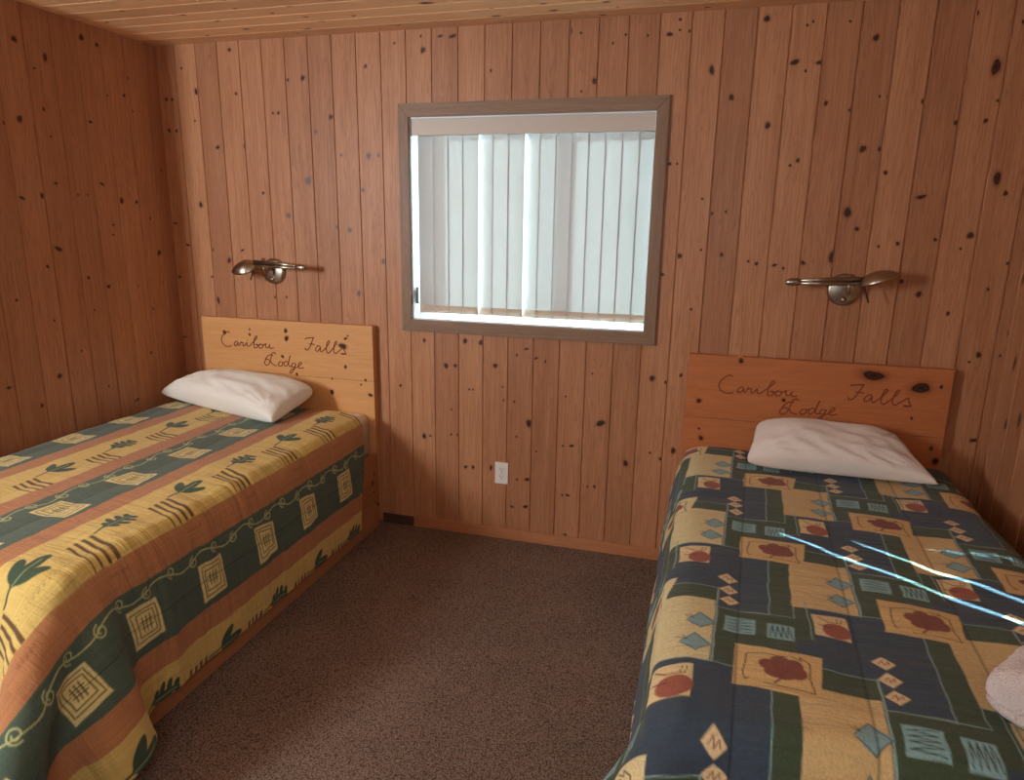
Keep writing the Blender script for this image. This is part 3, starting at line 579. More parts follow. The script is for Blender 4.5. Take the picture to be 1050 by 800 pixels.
# ------------------------------------------------------------------ quilts: cloth relaxed over the beds
def relax(cs, vs, boxes, pin, zt, walls, steps=90, seed=1, guide=None):
    """position based cloth: cs, vs = material coordinates (metres); x = c, y = -v at the start"""
    n, mm = len(cs), len(vs); rnd = np.random.RandomState(seed)
    X = np.zeros((n, mm, 3)); X[..., 0] = cs[:, None]; X[..., 1] = -vs[None, :]; X[..., 2] = zt+0.01
    h = cs[1]-cs[0]; k = vs[1]-vs[0]
    C, Vv = np.meshgrid(cs, vs, indexing='ij')
    GD = drape(C, Vv, *guide); X = GD+rnd.normal(0, 0.0015, X.shape)
    pinned = pin(C, Vv); wgt = np.where(pinned, 0.0, 1.0)[..., None]
    X[pinned, 0] = C[pinned]; X[pinned, 1] = -Vv[pinned]; X[pinned, 2] = zt
    P0 = X.copy(); Vel = np.zeros_like(X); dt = 1/60.
    def con(X, a, b, w_a, w_b, L, st, lo=False):
        d = X[b]-X[a]; l = np.sqrt((d**2).sum(-1, keepdims=True))+1e-9
        e = (l-L)/l
        if lo: e = np.minimum(e, 0)
        ws = w_a+w_b+1e-9; c = d*e*st/ws
        X[a] += c*w_a; X[b] -= c*w_b
    S = np.s_
    groups = []
    for o in (0, 1):
        for st_, (da, db), L, kf in ((1, (1, 0), h, 1.0), (1, (0, 1), k, 1.0)):
            ia = (slice(o, n-1 if da else n, 2) if da else slice(None), slice(o, mm-1, 2) if db else slice(None))
            ib = (slice(o+1, n, 2) if da else slice(None), slice(o+1, mm, 2) if db else slice(None))
            if da: cnt = min(len(range(*ia[0].indices(n))), len(range(*ib[0].indices(n)))); ia = (slice(o, o+2*cnt, 2), ia[1]); ib = (slice(o+1, o+1+2*cnt, 2), ib[1])
            if db: cnt = min(len(range(o, mm-1, 2)), len(range(o+1, mm, 2))); ia = (ia[0], slice(o, o+2*cnt, 2)); ib = (ib[0], slice(o+1, o+1+2*cnt, 2))
            groups.append((ia, ib, L, 1.0, False))
        dg = math.hypot(h, k)
        cnt = len(range(o, n-1, 2))
        groups.append(((slice(o, o+2*cnt, 2), slice(0, mm-1)), (slice(o+1, o+1+2*cnt, 2), slice(1, mm)), dg, 0.30, False))
        groups.append(((slice(o, o+2*cnt, 2), slice(1, mm)), (slice(o+1, o+1+2*cnt, 2), slice(0, mm-1)), dg, 0.30, False))
    for st_ in (2, 4):
        for o in range(2*st_):
            r = [i for i in range(n-st_) if (i//st_) % 2 == (o//st_) % 2 and i % st_ == o % st_]
            if r: groups.append(((slice(r[0], r[-1]+1, 2*st_), slice(None)), (slice(r[0]+st_, r[-1]+st_+1, 2*st_), slice(None)), h*st_, 0.10, True))
            r = [i for i in range(mm-st_) if (i//st_) % 2 == (o//st_) % 2 and i % st_ == o % st_]
            if r: groups.append(((slice(None), slice(r[0], r[-1]+1, 2*st_)), (slice(None), slice(r[0]+st_, r[-1]+st_+1, 2*st_)), k*st_, 0.10, True))
    groups = [(a, b, wgt[a], wgt[b], L, s, lo) for a, b, L, s, lo in groups]
    for it in range(steps):
        Vel[..., 2] -= 9.8*dt; Vel *= 0.93
        Vel += (GD-X)*80.0*dt
        P = X+Vel*dt*wgt
        for _ in range(9):
            for g_ in groups: con(P, *g_)
        for (lo, hi, rad) in boxes:
            c = (np.array(lo)+hi)/2; hs = (np.array(hi)-lo)/2-rad
            q = P-c; aq = np.abs(q)-hs
            out = np.maximum(aq, 0); lo_ = np.sqrt((out**2).sum(-1, keepdims=True))
            nearest = np.clip(q, -hs, hs)
            inside = (lo_[..., 0] < rad) & (lo_[..., 0] > 1e-6)
            corr = nearest+(q-nearest)/(lo_+1e-9)*rad
            P[inside] = (c+corr)[inside]
            deep = (lo_[..., 0] <= 1e-6)
            if deep.any():
                pd = P[deep]; dist = np.stack([hi[0]-pd[:, 0], pd[:, 0]-lo[0], pd[:, 1]-lo[1], hi[2]-pd[:, 2]], -1); w_ = dist.argmin(-1)
                pd[w_ == 0, 0] = hi[0]; pd[w_ == 1, 0] = lo[0]; pd[w_ == 2, 1] = lo[1]; pd[w_ == 3, 2] = hi[2]; P[deep] = pd
            ct = (inside | deep)
            P[ct] = P[ct]*0.6+X[ct]*0.4*np.array([1, 1, 0])+P[ct]*0.4*np.array([0, 0, 1])
        P[..., 2] = np.maximum(P[..., 2], 0.012)
        for ax, sgn, val in walls:
            P[..., ax] = np.maximum(P[..., ax], val) if sgn > 0 else np.minimum(P[..., ax], val)
        P = P*wgt+P0*(1-wgt)
        Vel = (P-X)/dt; X = P
    return X

def drape(C, V, xl, xr, ye, zt, hang=0.022):
    """first guess of the draped bedspread: flat top, straight sides, spare corner cloth gathered in two soft flaps"""
    sg = np.where(C > (xl+xr)/2, 1.0, -1.0); xe = np.where(sg > 0, xr, xl)
    d1 = np.maximum((C-xe)*sg, 0); d2 = np.maximum(V-ye, 0)
    r = np.hypot(d1, d2)*0.98; ph = np.degrees(np.arctan2(d2, d1+1e-9))
    sm = lambda t: np.clip(t, 0, 1)**2*(3-2*np.clip(t, 0, 1))
    nodes = [(0, 0.150, 0.080), (11, 0.235, 0.100), (34, 0.02, -0.02), (63, 0.09, -0.40), (90, 0.0, 0.0)]
    hx = np.zeros_like(r); hy = np.zeros_like(r)
    for (p0, x0, y0), (p1, x1, y1) in zip(nodes, nodes[1:]):
        k = (ph >= p0) & (ph <= p1); t = sm((ph-p0)/(p1-p0))
        hx = np.where(k, x0+(x1-x0)*t, hx); hy = np.where(k, y0+(y1-y0)*t, hy)
    flare = sm((V-ye+0.42)/0.42)
    side = (d1 > 0) & (d2 <= 0)
    hx = np.where(side, 0.150*flare, hx); hy = np.where(side, 0.080*flare, hy)
    none = (d1 <= 0)
    hx = np.where(none, 0, hx); hy = np.where(none, 0, hy)
    over = hang*(1-np.exp(-r/0.03))
    x = np.clip(C, xl, xr)+sg*np.where(d1 > 0, over, 0)+sg*hx*r
    y = -np.minimum(V, ye)-0.098*(1-np.exp(-d2/0.10))*np.exp(-d1*0.8)+hy*r
    z = zt-np.sqrt(1-hx**2-hy**2)*r+0.012*(1-np.exp(-r/0.05))
    return np.stack([x, y, np.maximum(z, 0.02)], -1)
def cubic_w(src, dst):
    n = len(src); hh = src[1]-src[0]; A = np.zeros((len(dst), n))
    t = (dst-src[0])/hh; i = np.clip(np.floor(t).astype(int), 0, n-2); f = t-i
    w = [(-f+2*f**2-f**3)/2, (2-5*f**2+3*f**3)/2, (f+4*f**2-3*f**3)/2, (-f**2+f**3)/2]
    bs = [(1-f)**3/6, (3*f**3-6*f**2+4)/6, (-3*f**3+3*f**2+3*f+1)/6, f**3/6]
    for k in range(4):
        j = np.clip(i-1+k, 0, n-1); np.add.at(A, (np.arange(len(dst)), j), 0.5*w[k]+0.5*bs[k])
    return A

class Canvas:
    """the printed pattern of a quilt, one colour per vertex of its weave"""
    def __init__(s, us, vs, base):
        s.us, s.vs = us, vs; s.img = np.empty((len(us), len(vs), 3)); s.img[:] = lin(base); s.px = us[1]-us[0]
        r = np.random.RandomState(4)
        s.wu = s.noise(r, 0.010); s.wv = s.noise(r, 0.010)
    def noise(s, r, amp):
        a = r.normal(0, 1, (len(s.us)//9+3, len(s.vs)//9+3))
        A = cubic_w(np.arange(a.shape[0])*1.0, np.linspace(0, a.shape[0]-2, len(s.us))); B = cubic_w(np.arange(a.shape[1])*1.0, np.linspace(0, a.shape[1]-2, len(s.vs)))
        return A @ a @ B.T*amp*0.14
    def sub(s, u0, u1, v0, v1, pad=0.006):
        i0, i1 = np.searchsorted(s.us, (u0-pad, u1+pad)); j0, j1 = np.searchsorted(s.vs, (v0-pad, v1+pad))
        if i1 <= i0 or j1 <= j0: return None
        sl = (slice(i0, i1), slice(j0, j1))
        return sl, s.us[i0:i1, None]+s.wu[sl], s.vs[None, j0:j1]+s.wv[sl]
    def put(s, sl, a, col):
        a = np.clip(a, 0, 1)[..., None]; s.img[sl] = s.img[sl]*(1-a)+np.array(lin(col))*a
    def poly(s, P, col, soft=0.0015, a=1.0):
        P = np.array(P, float); r = s.sub(P[:, 0].min(), P[:, 0].max(), P[:, 1].min(), P[:, 1].max())
        if r is None: return
        sl, U, V = r; inside = np.zeros(U.shape, bool); D = np.full(U.shape, 9.0)
        for (ax, ay), (bx, by) in zip(P, np.roll(P, -1, 0)):
            with np.errstate(divide='ignore', invalid='ignore'):
                c = ((ay > V) != (by > V)) & (U < (bx-ax)*(V-ay)/(by-ay+1e-12)+ax)
            inside ^= c; D = np.minimum(D, s.seg(U, V, ax, ay, bx, by))
        s.put(sl, np.where(inside, 0.5+D/(2*soft), 0.5-D/(2*soft))*a, col)
    @staticmethod
    def seg(U, V, ax, ay, bx, by):
        dx, dy = bx-ax, by-ay; L = dx*dx+dy*dy+1e-12
        t = np.clip(((U-ax)*dx+(V-ay)*dy)/L, 0, 1)
        return np.hypot(U-ax-t*dx, V-ay-t*dy)
    def line(s, P, w, col, a=1.0):
        P = np.array(P, float); r = s.sub(P[:, 0].min(), P[:, 0].max(), P[:, 1].min(), P[:, 1].max(), w+0.004)
        if r is None: return
        sl, U, V = r; D = np.full(U.shape, 9.0)
        for (ax, ay), (bx, by) in zip(P, P[1:]): D = np.minimum(D, s.seg(U, V, ax, ay, bx, by))
        s.put(sl, (w/2-D)/0.0026+0.5 if a == 1.0 else ((w/2-D)/0.0026+0.5).clip(0, 1)*a, col)
    def ell(s, cu, cv, ru, rv, ang, col, a=1.0):
        t = np.linspace(0, 2*math.pi, 22)[:-1]; c, q = math.cos(ang), math.sin(ang)
        s.poly([(cu+ru*math.cos(x)*c-rv*math.sin(x)*q, cv+ru*math.cos(x)*q+rv*math.sin(x)*c) for x in t], col, a=a)

def gather(src_u, src_v, X, U, V):
    def wts(src, d):
        n = len(src); hh = src[1]-src[0]; t = (d-src[0])/hh; i = np.clip(np.floor(t).astype(int), 0, n-2); f = t-i
        w = [(-f+2*f**2-f**3)/2, (2-5*f**2+3*f**3)/2, (f+4*f**2-3*f**3)/2, (-f**2+f**3)/2]
        bs = [(1-f)**3/6, (3*f**3-6*f**2+4)/6, (-3*f**3+3*f**2+3*f+1)/6, f**3/6]
        return [(np.clip(i-1+k, 0, n-1), 0.5*w[k]+0.5*bs[k]) for k in range(4)]
    WU, WV = wts(src_u, U), wts(src_v, V); out = np.zeros(U.shape+(3,))
    for iu, wu in WU:
        for iv, wv in WV: out += X[iu, iv]*(wu*wv)[..., None]
    return out
def quilt(name, cs, vs, X, us, vf, img, seams, label, headshift, lump, seed=2, puff=0.006, R=0.33):
    U, V = np.meshgrid(us, vf, indexing='ij')
    # foot corners of the bedspread are cut round
    for sg, ce in ((1, us[-1]-R), (-1, us[0]+R)):
        dc = (U-ce)*sg; dv = V-(vf[-1]-R); k = (dc > 0) & (dv > 0)
        sc = np.maximum(dc, dv)/(np.hypot(dc, dv)+1e-9)
        U = np.where(k, ce+sg*dc*sc, U); V = np.where(k, vf[-1]-R+dv*sc, V)
    V = V+headshift(U)*np.clip(1-(V-vf[0])/0.6, 0, 1)
    P = gather(cs, vs, X, U, V)
    ii = np.clip(np.rint((U-us[0])/(us[1]-us[0])).astype(int), 0, len(us)-1); jj = np.clip(np.rint((V-vf[0])/(vf[1]-vf[0])).astype(int), 0, len(vf)-1)
    img = img[ii, jj]
    du = np.gradient(P, axis=0); dv = np.gradient(P, axis=1)
    N = np.cross(dv, du); N /= np.linalg.norm(N, axis=-1, keepdims=True)+1e-12
    d = np.full(U.shape, 9.0)
    for fn in seams: d = np.minimum(d, fn(U, V))
    disp = puff*(1-np.exp(-(d/0.045)**1.3))+0.002
    lf = lump(*np.meshgrid(us, vf, indexing='ij')); disp += lf[ii, jj]
    P = P+N*disp[..., None]
    P[..., 2] = np.maximum(P[..., 2], 0.008)
    n, mm = U.shape
    # turned-under hem: the outermost rows curl back beneath the edge so it reads as a padded edge
    rows = []
    Nn = N
    def edge(Pe, Ne, out):
        r = 0.008; res = []
        for k in range(1, 5):
            a = math.pi*k/4; res.append(Pe+out*r*math.sin(a)-Ne*r*(1-math.cos(a)))
        res.append(Pe-out*0.03-Ne*2*r); return res
    def unit(a): return a/(np.linalg.norm(a, axis=-1, keepdims=True)+1e-12)
    gP = P
    hi = edge(gP[-1], N[-1], unit(du[-1])); lo = edge(gP[0], N[0], -unit(du[0]))
    gP = np.concatenate([np.stack(lo[::-1]), gP, np.stack(hi)], 0)
    img2 = np.concatenate([np.repeat(img[:1], 5, 0), img, np.repeat(img[-1:], 5, 0)], 0)
    N2 = np.concatenate([np.repeat(N[:1], 5, 0), N, np.repeat(N[-1:], 5, 0)], 0)
    hi = edge(gP[:, -1], N2[:, -1], unit(gP[:, -1]-gP[:, -3])); lo = edge(gP[:, 0], N2[:, 0], unit(gP[:, 0]-gP[:, 2]))
    gP = np.concatenate([np.stack(lo[::-1], 1), gP, np.stack(hi, 1)], 1)
    img2 = np.concatenate([np.repeat(img2[:, :1], 5, 1), img2, np.repeat(img2[:, -1:], 5, 1)], 1)
    UU = np.pad(U, 5, mode='edge'); VV = np.pad(V, 5, mode='edge')
    gP[..., 2] = np.maximum(gP[..., 2], 0.004)
    n, mm = gP.shape[:2]
    idx = np.arange(n*mm).reshape(n, mm)
    q = np.stack([idx[:-1, :-1], idx[:-1, 1:], idx[1:, 1:], idx[1:, :-1]], -1).reshape(-1, 4)
    me = bpy.data.meshes.new(name)
    me.vertices.add(n*mm); me.vertices.foreach_set('co', gP.astype(np.float32).ravel())
    me.loops.add(q.size); me.loops.foreach_set('vertex_index', q.astype(np.int32).ravel())
    me.polygons.add(len(q)); me.polygons.foreach_set('loop_start', np.arange(0, q.size, 4, dtype=np.int32))
    me.polygons.foreach_set('loop_total', np.full(len(q), 4, dtype=np.int32))
    me.update(calc_edges=True)
    me.polygons.foreach_set('use_smooth', np.ones(len(q), dtype=bool))
    ca = me.color_attributes.new('print', 'FLOAT_COLOR', 'POINT')
    rgba_ = np.ones((n*mm, 4), dtype=np.float32); rgba_[:, :3] = img2.reshape(-1, 3); ca.data.foreach_set('color', rgba_.ravel())
    uvl = me.uv_layers.new(name='grain'); uvv = np.stack([UU, VV], -1).reshape(-1, 2)[q.ravel()]
    uvl.data.foreach_set('uv', uvv.astype(np.float32).ravel())
    me.materials.append(M_QUILT); me.update()
    o = bpy.data.objects.new(name, me); COL.objects.link(o)
    return tag(o, label, 'quilt')

FINE = 0.0031
# --- striped leaf quilt, left bed
GREEN, BROWN, YELL, CREAM = (82, 98, 84), (182, 124, 82), (214, 184, 108), (226, 208, 144)
LEAFC, BARC, INK, VINE = (62, 82, 62), (104, 76, 44), (104, 88, 46), (196, 196, 132)
def paint_striped(us, vs):
    cv = Canvas(us, vs, GREEN); rnd = random.Random(7)
    va, vb = vs[0]-0.1, vs[-1]+0.1
    base = [0.175, 0.787, 1.40]
    for b in [-0.437]+base+[2.01]:
        for (a, c, col) in ((0.095, 0.180, BROWN), (0.180, 0.395, YELL), (0.395, 0.487, BROWN)):
            cv.poly([(b+a, va), (b+c, va), (b+c, vb), (b+a, vb)], col)
    # heathered streaks in the brown bands
    st = np.random.RandomState(3)
    def glyph_row(u, v0):
        for k in range(5):
            v = v0+k*0.013
            cv.line([(u, v), (u+0.012, v+0.003), (u+0.006, v+0.009)], 0.0022, (120, 70, 44), 0.7)
    def leaf(cu, cvv, kind, s=1.0, rot=0.0):
        # stem points to the foot (larger v); tip to the head
        def T(a, b):
            a, b = a*s, b*s; return (cu+a*math.cos(rot)-b*math.sin(rot), cvv+a*math.sin(rot)+b*math.cos(rot))
        def el(a, b, ra, rb, an):
            c = T(a, b); cv.ell(c[0], c[1], ra*s, rb*s, an+rot, LEAFC)
        if kind:      # lobed oak leaf
            el(0, -0.006, 0.013, 0.050, 0)
            for b, l in ((-0.040, 0.020), (-0.018, 0.030), (0.006, 0.034), (0.028, 0.024)):
                el(-l*0.62, b-0.008, l*0.62, 0.0085, 0.45); el(l*0.62, b-0.008, l*0.62, 0.0085, -0.45)
        else:         # three plain leaflets
            el(0.0, -0.026, 0.016, 0.044, 0); el(-0.026, -0.004, 0.014, 0.034, -0.6); el(0.026, -0.004, 0.014, 0.034, 0.6)
            el(0, 0.012, 0.014, 0.018, 0)
        cv.line([T(0, -0.045), T(0.002, 0.02), T(0.000, 0.045)], 0.0035, (158, 164, 118))
        cv.line([T(0, 0.030), T(0.004, 0.075)], 0.0075, LEAFC)
    def square(cu, cvv, var):
        q = [(-0.058, -0.052), (0.062, -0.060), (0.072, 0.055), (-0.066, 0.062)]
        q = [(a*(1+0.08*math.sin(var+i)), b) for i, (a, b) in enumerate(q)]
        cv.poly([(cu+a, cvv+b) for a, b in q], CREAM)
        for f in (0.78, 0.56):
            P = [(cu+a*f+rnd.uniform(-0.003, 0.003), cvv+b*f+rnd.uniform(-0.003, 0.003)) for a, b in q]
            for k in range(4): cv.line([P[k], tuple(0.93*np.array(P[(k+1) % 4])+0.07*np.array(P[k]))], 0.0042, INK)
        for k in (-1, 0, 1):
            cv.line([(cu-0.022, cvv+k*0.013), (cu+0.022, cvv+k*0.013)], 0.0040, (84, 70, 36))
            if k != 0: cv.line([(cu+k*0.009, cvv-0.022), (cu+k*0.009, cvv+0.022)], 0.0036, (84, 70, 36))
    for bi, b in enumerate(base):
        ph = 0.445 if bi == 2 else 0.605
        k = -2
        while ph+k*0.305 < vs[-1]+0.1:
            square(b, ph+k*0.305, k*1.7+bi)
            k += 1
        # vine with curls
        vv = np.arange(va, vb, 0.008); per = 0.205
        path = [(b-0.094+0.015*math.sin(2*math.pi*v/per), v) for v in vv]
        cv.line(path, 0.0042, VINE)
        k = 0; v = va
        while v < vb:
            for sg, o in ((1, 0.25), (-1, 0.75)):
                v0 = v+o*per; u0 = b-0.094+sg*0.015
                P = []
                for j in range(15):
                    a = j/14*2*math.pi*1.4; r = 0.021*(1-j/20)
                    P.append((u0-sg*0.022+sg*r*math.cos(a)*1.0, v0+0.012+r*math.sin(a)))
                cv.line(P, 0.0040, VINE)
            v += per
        if bi == 0: continue
    rows = [(0.462, 0.612, 0), (1.068, 0.312, 1), (1.672, 0.40, 1), (-0.15, 0.6, 0)]
    for cu, ph, o in rows:
        for k in range(-1, 8):
            v = ph+k*0.311
            leaf(cu-0.018 if cu < 1.5 else cu, v, (k+o) % 2 == 1, 1.18)
            vb_ = v+0.150
            for j in range(4):
                a = vb_+j*0.026-0.038
                cv.poly([(cu-0.010, a-0.014), (cu+0.112, a+0.010+0.003*j), (cu+0.112, a+0.024), (cu-0.010, a-0.001)], BARC, a=0.92)
            glyph_row(cu+0.135, vb_-0.03)
    # yarn slub
    sl = np.random.RandomState(5).normal(0, 1, (len(us), len(vs)//30+2))
    sl = np.repeat(sl, 30, 1)[:, :len(vs)]
    cv.img *= (1+0.05*sl)[..., None].clip(0.8, 1.2)
    seams = []
    for b in base: seams.append(lambda U, V, b=b: np.abs(U-b-0.0))
    for b in (0.50, 1.125): seams.append(lambda U, V, b=b: np.abs(U-b))
    for b in base:
        i = np.argmin(abs(us-b)); cv.img[i] *= 0.45
    for b in (1.125, 0.50):
        i = np.argmin(abs(us-b)); m_ = (np.sin(vs*420) > 0); cv.img[i, m_] *= 0.6
    return cv.img, seams

cs = np.arange(-0.16, 1.68+0.02, 0.041); vs = np.arange(0.140, 2.385, 0.041)
boxes1 = [((0.06, -1.915, 0.30), (1.190, 0.2, 0.632), 0.055), ((0.06, -2.015, -0.3), (1.225, 0.2, 0.415), 0.02)]
X1 = relax(cs, vs, boxes1, lambda C, V: (C > 0.12) & (C < 1.10) & (V < 1.82), 0.634, [(0, 1, 0.02)], seed=2, guide=(0.06, 1.192, 1.925, 0.632))
us = np.arange(cs[0], cs[-1], FINE); vf = np.arange(vs[0], vs[-1], FINE)
img, seams = paint_striped(us, vf)
def nz2(seed, U, V, fu, fv, amp):
    r = np.random.RandomState(seed); a = r.normal(0, 1, (int((U.max()-U.min())*fu)+6, int((V.max()-V.min())*fv)+6))
    A = cubic_w(np.arange(a.shape[0])*1., (U[:, 0]-U.min())*fu+1); B = cubic_w(np.arange(a.shape[1])*1., (V[0]-V.min())*fv+1)
    return A @ a @ B.T*amp
def lump1(U, V):
    side = 1/(1+np.exp(-(U-1.05)/0.04))
    return nz2(1, U, V, 4, 15, 0.0040)*side+np.abs(nz2(5, U, V, 6, 30, 0.0028))*side+nz2(2, U, V, 8, 9, 0.0018)+nz2(3, U, V, 10, 40, 0.0008)
quilt('quilt', cs, vs, X1, us, vf, img, seams, 'striped quilt in green, yellow and rust with leaf print, spread over the left bed', lambda U: 0.17*np.clip((U-1.06)/0.5, 0, 1), lump1, R=0.26)

# --- patchwork quilt, right bed
NAVY, DGRN, TAN, PALE, RUST, CYAN, LINE_, CREAM2 = (62, 73, 85), (68, 80, 58), (208, 178, 128), (214, 200, 150), (134, 74, 58), (138, 176, 176), (140, 166, 160), (224, 200, 156)
def paint_patch(us, vs):
    cv = Canvas(us, vs, NAVY); rnd = random.Random(9)
    off = 3.03
    U2 = us
    # pattern coordinate: a = across from the first seam, b = down the bed; the cloth lies slightly askew
    def P(a, b): return (off+a-0.055*b, b)
    def poly(pts, col, a=1.0): cv.poly([P(*q) for q in pts], col, a=a)
    def line(pts, w, col, a=1.0): cv.line([P(*q) for q in pts], w, col, a)
    def rect(a0, a1, b0, b1, col): poly([(a0, b0), (a1, b0), (a1, b1), (a0, b1)], col)
    DA, DB = 0.35, 0.62
    cells = []
    for ci in range(-3, 4):
        for ri in range(-2, 6):
            a = ci*DA; b = 0.39+ri*DB+(0.31 if ci % 2 else 0.0)
            if b > vs[-1]+0.7 or b < -0.8: continue
            cells.append((a, b))
    for a, b in cells: rect(a, a+0.35, b-0.22, b+0.40, NAVY)
    for a, b in cells:
        rect(a+0.075, a+0.132, b+0.12, b+0.46, DGRN)
        rect(a+0.120, a+0.178, b+0.40, b+0.56, DGRN)
        rect(a+0.295, a+0.484, b+0.150, b+0.305, DGRN)
        rect(a+0.295, a+0.352, b+0.150, b+0.395, DGRN)
        rect(a+0.180, a+0.300, b+0.045, b+0.125, DGRN)
    for a, b in cells:
        rect(a+0.132, a+0.292, b+0.118, b+0.400, (210, 178, 124) if a > -0.2 else (214, 196, 146))  # left columns paler: the light falling there is painted into the panel colour
        line([(a+0.296, b+0.045), (a+0.297, b+0.40)], 0.0042, (150, 176, 168))
        line([(a+0.178, b+0.042), (a+0.296, b+0.045)], 0.003, LINE_)
        line([(a+0.075, b+0.14), (a+0.075, b+0.465), (a+0.134, b+0.468), (a+0.134, b+0.40)], 0.003, LINE_)
        line([(a+0.0, b+0.463), (a+0.075, b+0.463)], 0.003, LINE_)
        line([(a+0.296, b+0.150), (a+0.425, b+0.158)], 0.003, LINE_)
        line([(a+0.165, b-0.25), (a+0.172, b-0.07)], 0.003, LINE_)
        line([(a+0.165, b+0.40), (a+0.36, b+0.398)], 0.003, LINE_)
    for a, b in cells:
        # big leaf panel
        poly([(a-0.004, b-0.008), (a+0.188, b+0.004), (a+0.172, b+0.158), (a-0.006, b+0.148)], (216, 178, 118) if a > -0.2 else (220, 200, 150))  # same painted light: leaf panels on the left get a paler ground
        c = (a+0.100, b+0.072)
        lobes = [(0, 0, 0.040, 0.036), (-0.030, -0.010, 0.022, 0.020), (0.024, -0.020, 0.020, 0.020), (-0.006, -0.030, 0.020, 0.018), (0.030, 0.006, 0.022, 0.024), (-0.018, 0.014, 0.022, 0.018)]
        for x, y, rx, ry in lobes:
            q = P(c[0]+x, c[1]+y); cv.ell(q[0], q[1], rx, ry, 0.0, RUST)
        line([(c[0]-0.004, c[1]+0.030), (c[0]-0.018, c[1]+0.052)], 0.006, RUST)
        for k in range(-2, 3): line([(c[0]-0.006, c[1]+0.030), (c[0]+k*0.014, c[1]-0.030)], 0.0018, (110, 48, 36), 0.6)
        ink = (66, 48, 40)
        line([(a+0.030, b+0.118), (a+0.022, b+0.124), (a+0.016, b+0.100), (a+0.022, b+0.030), (a+0.060, b+0.020), (a+0.110, b+0.024)], 0.0028, ink)
        line([(a+0.118, b+0.018), (a+0.140, b+0.032), (a+0.136, b+0.018), (a+0.158, b+0.036), (a+0.156, b+0.090), (a+0.164, b+0.140), (a+0.130, b+0.134), (a+0.060, b+0.130)], 0.0028, ink)
        # small panel with a rust leaf
        s0, s1 = a+0.176, b-0.195
        poly([(s0, s1), (s0+0.082, s1-0.004), (s0+0.086, s1+0.104), (s0+0.004, s1+0.100)], (222, 196, 146))
        q = P(s0+0.055, s1+0.068); cv.ell(q[0], q[1], 0.033, 0.034, 0.2, (158, 88, 68))
        line([(s0+0.012, s1+0.052), (s0+0.040, s1+0.058)], 0.003, ink); line([(s0+0.014, s1+0.010), (s0+0.036, s1+0.030), (s0+0.064, s1+0.028)], 0.004, (158, 88, 68))
        line([(s0+0.060, s1+0.006), (s0+0.057, s1+0.026)], 0.0022, ink); line([(s0+0.070, s1+0.006), (s0+0.067, s1+0.028)], 0.0022, ink)
        # three small diamonds
        for k in range(3):
            x, y = a+0.318+0.004*k, b-0.018+0.060*k-0.0
            poly([(x-0.026, y), (x-0.002, y-0.026), (x+0.026, y+0.002), (x+0.002, y+0.026)], (226, 196, 150))
            line([(x-0.012, y+0.004), (x-0.002, y-0.010), (x+0.0, y+0.008), (x+0.010, y-0.006), (x+0.012, y+0.006)], 0.0022, (120, 70, 50))
        # cyan blocks with scribble
        for (x0, x1, y0, y1, vert) in ((a+0.318, a+0.392, b+0.186, b+0.262, 0), (a+0.420, a+0.482, b+0.196, b+0.268, 1)):
            poly([(x0, y0), (x1, y0+0.004), (x1-0.002, y1), (x0-0.002, y1-0.003)], CYAN)
            zz = []
            for k in range(9):
                f = k/8
                if vert: zz.append((x0+0.006+(x1-x0-0.012)*f, y0+0.008 if k % 2 else y1-0.010))
                else: zz.append((x0+0.008 if k % 2 else x1-0.010, y0+0.006+(y1-y0-0.014)*f))
            line(zz, 0.0026, (56, 70, 72))
        # two cyan diamonds on the plain panel
        for k in range(2):
            x, y = a+0.262-0.006*k, b+0.232+0.098*k
            poly([(x-0.032, y+0.004), (x-0.004, y-0.036), (x+0.030, y-0.010), (x+0.034, y+0.004), (x+0.002, y+0.038), (x-0.020, y+0.026)], (136, 168, 170))
            line([(x-0.032, y+0.004), (x-0.004, y-0.036), (x+0.034, y+0.004), (x+0.002, y+0.038), (x-0.034, y+0.008)], 0.0026, (60, 80, 84))
            line([(x-0.040, y-0.014), (x-0.018, y-0.004), (x-0.030, y-0.020)], 0.0022, (60, 70, 70))
    seams = []
    for k in range(-4, 5):
        s_ = k*0.268
        seams.append(lambda U, V, s_=s_: np.abs(U+0.055*V-off-s_)*1.0)
    Ug = us[:, None]+0.055*vs[None, :]-off
    for k in range(-4, 5):
        cv.img *= (1-0.55*np.exp(-((Ug-k*0.268)/0.0028)**2))[..., None]
    nzz = np.random.RandomState(8).uniform(0.88, 1.12, cv.img.shape[:2]); cv.img *= nzz[..., None]
    return cv.img, seams
cs = np.arange(2.20, 4.06, 0.041); vs = np.arange(0.085, 2.46, 0.041)
boxes2 = [((2.755, -1.93, 0.30), (3.825, 0.2, 0.618), 0.055), ((2.715, -2.00, -0.3), (3.84, 0.2, 0.415), 0.02)]
X2 = relax(cs, vs, boxes2, lambda C, V: (C > 2.82) & (C < 3.76) & (V < 1.84), 0.620, [(0, -1, 3.935)], seed=6, guide=(2.748, 3.835, 1.925, 0.618))
us = np.arange(cs[0], cs[-1], FINE); vf = np.arange(vs[0], vs[-1], FINE)
img, seams = paint_patch(us, vf)
def lump2(U, V): return nz2(11, U, V, 5, 20, 0.0016)+nz2(12, U, V, 7, 7, 0.0022)+nz2(13, U, V, 9, 40, 0.0008)
quilt('quilt', cs, vs, X2, us, vf, img, seams, 'navy, green and tan patchwork quilt with rust leaves, spread over the right bed', lambda U: 0.10*np.clip((2.76-U)/0.5, 0, 1), lump2, puff=0.005)

